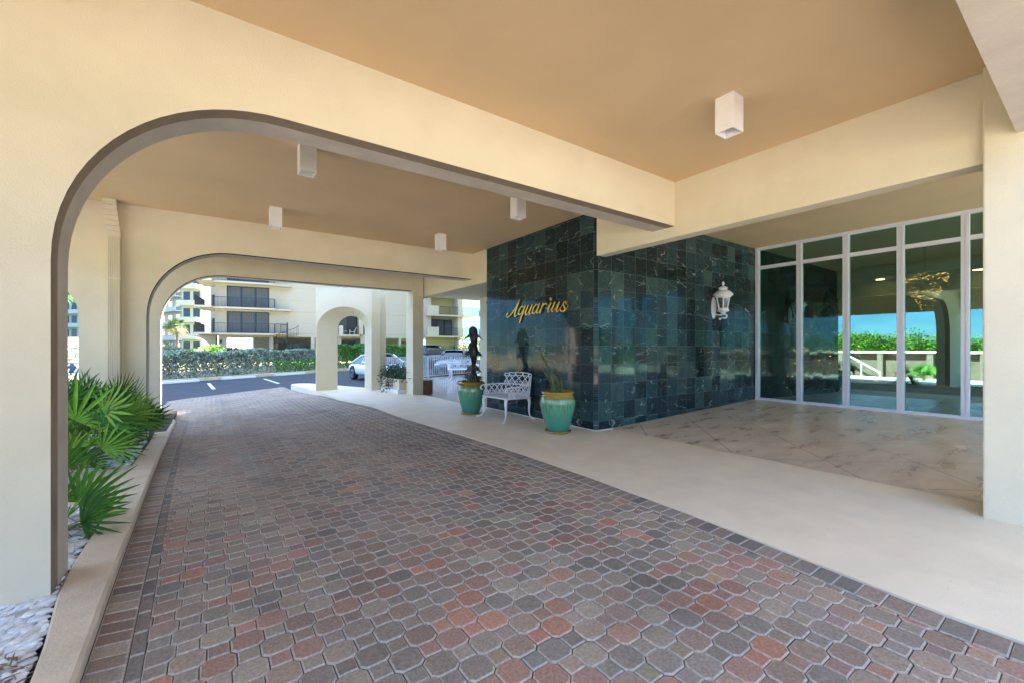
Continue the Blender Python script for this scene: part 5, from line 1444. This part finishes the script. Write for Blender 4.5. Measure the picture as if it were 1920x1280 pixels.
# right hand wing, warm sunlight on its side walls painted as yellow
b = MB(); x0 = SR + .21; xw, xe = S(853), S(862)
b.box(x0, S(806), -.6, .3, F1 - .2, TOP); b.box(S(806), xw, .9, 1.3, F1 - .2, TOP); b.box(xw, xe, -1.2, 1.3, -.2, TOP)
for z in (F1, F2, F3): b.box(x0, xe + .1, -1.7, .9, z - .22, z - .02); b.box(xe + .101, xe + 4.2, -.9, 3.0, z - .22, z - .02)
for z in (F1, F2): b.box(x0, S(816), -1.68, -1.5, z - .019, z + 1.15)
b.build('wing', M['apt'], ap)
b = MB(); b.box(S(801), xw, .4, .8, -.2, F1 - .221); b.build('wing_wall', M['apt_sun_yellow'], ap)
b = MB(); b.box(S(806), xw - .01, .85, .898, F2 + .0, F2 + 2.4); b.build('wing_wall', M['apt_sun_yellow'], ap)
window(S(806.5), xw - .2, F1 + .02, F1 + 2.3, .75, n=3, curtain=.5, seed=77); 
for z in (F1, F2):
    rr = MB(); rail(rr, (S(816), -1.6), (xw - .1, -1.6), z, z + 1.05); rail(rr, (xe + .15, -.82), (xe + 4.1, -.82), z, z + 1.1); rail(rr, (xe + 4.1, -.82), (xe + 4.1, 2.9), z, z + 1.1); rr.build('railing', M['railblack'], ap)
# deck chairs on the balcony
def deck_chair(x, z, s):
    e = empty('deck_chair', (0, 0, 0)); b = MB()
    b.bar((-.3, 0, .38), (.25, 0, .34), .5, .04); b.build('seat', M['lamp_white'], e)
    b = MB(); b.bar((.25, 0, .34), (.62, 0, 1.0), .5, .04); b.build('backrest', M['lamp_white'], e)
    for xx in (-.25, .3):
        for yy in (-.24, .24):
            b = MB(); b.bar((xx, yy, 0), (xx + .03, yy, .6 if xx < 0 else .55), .05); b.build('leg', M['lamp_white'], e)
    p = aO + aE * x + Vector((-aE.y, aE.x)) * -.35
    e.location = (p.x, p.y, z); e.rotation_euler = (0, 0, arz)
    return e
tag(deck_chair(S(659), F1 + .005, 1), 'white reclining deck chair on the balcony seen through the portico arch', 'deck chair')
t = MB(); t.lathe([(.02, 0), (.02, .4), (.35, .41), (.35, .45), (.001, .45)], (0, 0, 0), 14)
q = aO + aE * (S(645)) + Vector((-aE.y, aE.x)) * -.3
tag(t.build('balcony_table', M['lamp_white'], loc=(q.x, q.y, F1 + .003)), 'small white table beside the deck chair on the balcony', 'table')

# ------------------------------------------------------------------ hotels behind
def hotel(label, px0, px1, dep, H, floors, bays, wmat, seed, z0=-.2, ang=.0, balc=True):
    p0, p1 = Vector(atd(px0, dep)), Vector(atd(px1, dep * (1 + ang))); d = p1 - p0; W_ = d.length
    e = empty('hotel_tower', (p0.x, p0.y, z0), math.atan2(d.y, d.x), label, 'building', 'hotel buildings far behind')
    b = MB(); b.box(0, W_, 0, 14, 0, H); b.box(-.3, W_ + .3, -.3, 14.3, H, H + .8); b.build('wall', wmat, e)
    fh = H / floors; bw = W_ / bays; r = random.Random(seed)
    first = None
    for f in range(floors):
        for k in range(bays):
            x0 = k * bw + bw * .18; x1 = (k + 1) * bw - bw * .18; za = f * fh + fh * .32; zb = f * fh + fh * .86
            if first is None:
                q = MB(); q.box(0, x1 - x0, -.06, .10, 0, zb - za); first = q.build('window', M['winframe'], e)
                c = first
                g = MB(); g.poly([(.1, -.065, .1), (x1 - x0 - .1, -.065, .1), (x1 - x0 - .1, -.065, zb - za - .1), (.1, -.065, zb - za - .1)]); pane = g.build('pane', M['win'], first)
            else:
                c = first.copy(); COL.objects.link(c); c.parent = e
                pn = pane.copy(); COL.objects.link(pn); pn.parent = c
            c.location = (x0, 0, za)
        if balc and f:
            q = MB(); q.box(0, W_, -1.4, -.08, f * fh, f * fh + .2); q.box(0, W_, -1.4, -1.3, f * fh + .2, f * fh + 1.0); q.build('balcony', wmat, e)
    return e
hotel('cream hotel building with stacked balconies left of the apartment block', 341, 378, 84, 26, 8, 2, M['apt'], 1)
hotel('white hotel tower partly hidden by the far arch, behind the fan palm', 300, 342, 110, 34, 10, 3, M['apt_white'], 2, ang=-.08)
hotel('white slab hotel glimpsed through the small arch', 60, 175, 105, 36, 11, 8, M['apt_white'], 3)
hotel('long low white wing behind the hotels', 250, 420, 135, 17, 5, 12, M['apt_white'], 4)
# coral awning, seen through the small arch
x, y = atd(138, 60); e = empty('awning', (x, y, -.1), -TH, 'coral red awning on posts seen through the small arch', 'awning')
b = MB(); b.grid([[(-5, -1.6, 1.75), (5, -1.6, 1.75)], [(-5, 0, 2.9), (5, 0, 2.9)], [(-5, 1.6, 1.75), (5, 1.6, 1.75)]]); b.build('canopy', M['red_awn'], e)
for xx in (-4.8, 0, 4.8):
    for yy in (-1.5, 1.5):
        b = MB(); b.bar((xx, yy, 0), (xx, yy, 1.8), .09); b.build('post', M['lamp_white'], e)
bush('silver shrub in front of the coral awning', 138, 48, 4.0, 1.6, SILVER, 2200, 51)
# small fan palm behind the small arch
x, y = atd(120, 24); e = empty('garden_palm', (x, y, -.15), 0, 'dark fan palm leaning in behind the small arch', 'palm tree')
b = MB(); b.tube([(0, 0, 0), (-.2, .1, 2.4), (0, 0, 4.6)], [.16, .13, .12], 8); b.build('trunk', M['bark'], e)
b = MB(); r = random.Random(19)
for k in range(26):
    az = r.uniform(0, 6.28); el = r.uniform(-.6, 1.2); d = Vector((math.cos(az) * math.cos(el), math.sin(az) * math.cos(el), math.sin(el)))
    fan(b, Vector((0, 0, 4.6)) + d * r.uniform(.4, .8), d + Vector((0, 0, -.3)), (r.uniform(-.4, .4), r.uniform(-.4, .4), 1), r.uniform(.6, .85), 11, 2.6, r, .4)
b.build('crown', M['leaf'], e)
# sunshade and seated person
x, y = atd(149, 22.6); e = empty('sunshade', (x, y, -.16), 0, 'cream sunshade beside the seated person beyond the small arch', 'sunshade')
b = MB(); b.lathe([(.36, .76), (.20, .90), (.02, .98), (.001, .985)], (0, 0, 0), 14, False); b.build('canopy', M['lamp_white'], e); b = MB(); b.tube([(0, 0, 0), (0, 0, .97)], .015, 6); b.build('pole', M['bark'], e)
def person_seated(loc, rz):
    me = bpy.data.meshes.new('person')
    J = [((0, 0, .46), .15), ((0, .0, .66), .14), ((0, -.02, .88), .16), ((0, -.02, 1.0), .06), ((0, -.03, 1.12), .095), ((0, -.03, 1.22), .085),
         ((.10, -.02, .92), .06), ((.20, -.05, .72), .05), ((.16, -.25, .60), .035), ((.13, -.32, .58), .03), ((-.10, -.02, .92), .06), ((-.20, -.05, .72), .05), ((-.16, -.25, .60), .035), ((-.13, -.32, .58), .03),
         ((.10, -.05, .45), .09), ((.11, -.42, .46), .07), ((.11, -.45, .10), .05), ((.11, -.58, .04), .04), ((-.10, -.05, .45), .09), ((-.11, -.42, .46), .07), ((-.11, -.45, .10), .05), ((-.11, -.58, .04), .04)]
    E_ = [(0, 1), (1, 2), (2, 3), (3, 4), (4, 5), (2, 6), (6, 7), (7, 8), (8, 9), (2, 10), (10, 11), (11, 12), (12, 13), (0, 14), (14, 15), (15, 16), (16, 17), (0, 18), (18, 19), (19, 20), (20, 21)]
    me.from_pydata([j[0] for j in J], E_, [])
    o = bpy.data.objects.new('person', me); COL.objects.link(o)
    sk = o.modifiers.new('skin', 'SKIN'); md = o.modifiers.new('sub', 'SUBSURF'); md.levels = 1; md.render_levels = 1
    for i, v in enumerate(me.skin_vertices[0].data): v.radius = (J[i][1], J[i][1]); v.use_root = (i == 0)
    me.materials.append(M['navy']); o.location = loc; o.rotation_euler = (0, 0, rz)
    b = MB(); b.ball((0, -.035, 1.19), (.092, .105, .125), 12, 8); b.ball((0, -.14, 1.17), (.015, .02, .02), 6, 4); b.build('face', M['skin'], o, smooth=True)
    b = MB(); b.ball((0, -.015, 1.235), (.105, .115, .10), 12, 8); b.build('hair', M['bark'], o, smooth=True)
    return o
x, y = atd(136, 23); po = person_seated((x, y, -.50), -TH + .5); tag(po, 'person in dark blue clothes sitting beyond the small arch', 'person')
thing_box('garden_bench', M['timber'], [(x - .5, x + .5, y - .2, y + .2, -.19, -.10)], 'low timber step under the seated person beyond the small arch', 'bench')

# ------------------------------------------------------------------ garden side (left of the drive, mirrored in the lobby glass)
b = MB(); b.box(-9.4, -9.1, -14, 9.2, -.2, 1.08)
bwv = tag(b.build('garden_wall', M['timber']), 'dark timber boundary wall on the garden side, mirrored in the glass', 'wall')
b = MB(); b.box(-9.7, -8.8, -14.05, 9.3, 1.082, 1.19); b.build('wall_cap', M['kerb'], bwv)
for k, yy in enumerate((9.0, 7.3, 5.4, 3.4, 1.2, -1.5, -4.5)):
    b = MB(); b.box(-9.08, -8.84, yy - .12, yy + .12, -.19, 1.08); b.build('post', M['bark'], bwv)
b = MB(); b.bar((-8.5, 8.7, 1.02), (-8.5, 7.2, .05), .07); b.bar((-8.5, 8.7, -.19), (-8.5, 8.7, 1.06), .07); b.bar((-8.5, 7.2, -.19), (-8.5, 7.2, .10), .06); b.bar((-8.5, 8.0, -.19), (-8.5, 8.0, .56), .04)
tag(b.build('handrail', M['lamp_white']), 'white sloping handrail by the garden boundary wall, mirrored in the glass', 'handrail')
def tree(label, x, y, H, R, cols, n, seed, grp='trees beyond the garden wall', z0=-.2):
    e = empty('shade_tree', (x, y, z0), 0, label, 'tree', grp); r = random.Random(seed); b = MB(); t = MB()
    cs = []
    for k in range(12):
        a = r.uniform(0, 6.28); q = R * r.uniform(.2, .75); c = Vector((q * math.cos(a), q * math.sin(a), H * r.uniform(.45, .88))); cs.append((c, R * r.uniform(.28, .48)))
        t.tube([(0, 0, H * .2), c * .5 + Vector((0, 0, H * .12)), c], [.14, .08, .03], 5)
    t.tube([(0, 0, 0), (.1, 0, H * .25), (0, .1, H * .5)], [.24, .18, .12], 8)
    for _ in range(n):
        c, q = r.choice(cs); v = Vector((r.gauss(0, 1), r.gauss(0, 1), r.gauss(0, .8))).normalized(); p = c + v * q * r.uniform(.6, 1.05)
        d = (v + Vector((r.uniform(-.7, .7), r.uniform(-.7, .7), r.uniform(-.5, .5)))).normalized(); s_ = d.orthogonal().normalized() * .085 * r.uniform(.6, 1.2); l = .24 * r.uniform(.6, 1.2)
        b.col = tuple(g * r.uniform(.75, 1.3) for g in r.choice(cols)); b.poly([p, p + d * l * .5 + s_, p + d * l, p + d * l * .5 - s_])
    b.build('crown', M['hedge'], e); t.build('trunk', M['bark'], e)
LIME = [(.09, .19, .02), (.13, .26, .025), (.06, .12, .02)]
r = random.Random(77)
tl = ['bright green round tree beyond the garden wall, mirrored in the lobby glass']
for k, (x, y, H, R) in enumerate(((-40, 20, 2.3, 4.2), (-42, 14, 2.1, 4.0), (-41, 8, 1.7, 3.6), (-38, 2, 1.9, 3.2), (-43, 27, 2.6, 4.4), (-36, -4, 2.9, 3.4), (-39, 34, 2.7, 4.4), (-40, 11, 1.6, 3.4), (-41, 17, 2.2, 3.6))):
    tree(tl[0], x, y, H, R, LIME, 4200, 100 + k)
palmetto((-6.6, 5.2, -.15), rnd_fans(16, 8, .3, .6, .35, .5), 'palmetto on the garden side, mirrored in the lobby glass', 28, None)
hedge('dark clipped hedge between garden wall and drive, mirrored in the glass', Vector((-6.2, 10.2, 0)), Vector((-6.8, 17.5, 0)), 1.0, 1.25, DKGREEN, 4500, 35, .05, .12, group=None)
b = MB(); b.tube([(0, 0, 0), (0, 0, 8.2)], [.14, .10], 8); b.bar((-1.1, 0, 7.6), (1.1, 0, 7.6), .1); 
o = b.build('utility_pole', M['bark'], loc=(-60, 13.0, -.2)); tag(o, 'slim utility pole with a crossarm, mirrored in the lobby glass', 'utility pole')
for i, (dx, z) in enumerate(((-1, 7.6), (1, 7.6))):
    b = MB(); pth = [(-60 + dx, 13.0 + (t - .5) * 160, z - .2 - 1.2 * math.sin(3.1416 * t) ** 2 * 0 - (.0 if k == 12 else .0)) for t in [k / 24 for k in range(25)]]
    b.tube(pth, .02, 4, False); tag(b.build('overhead_wire', M['railblack']), 'thin overhead wire crossing the sky, mirrored in the lobby glass', 'wire', 'overhead wires')
b = MB(); b.poly([(-1500, -1500, -.17), (-48, -1500, -.17), (-60, 1500, -.17), (-1500, 1500, -.17)]); tag(b.build('water', M['water']), kind='structure')
b = MB(); r = random.Random(6); rows = []
for j in range(5):
    rows.append([(-420 - j * 40, -700 + i * 30, (-.5, 9, 16, 18, 10)[j] * (.55 + .45 * math.sin(i * .37) * math.sin(i * .11 + 1) + r.uniform(-.08, .08)) if j else -.5) for i in range(60)])
b.grid(rows); tag(b.build('hills', M['hill'], smooth=True), kind='structure')
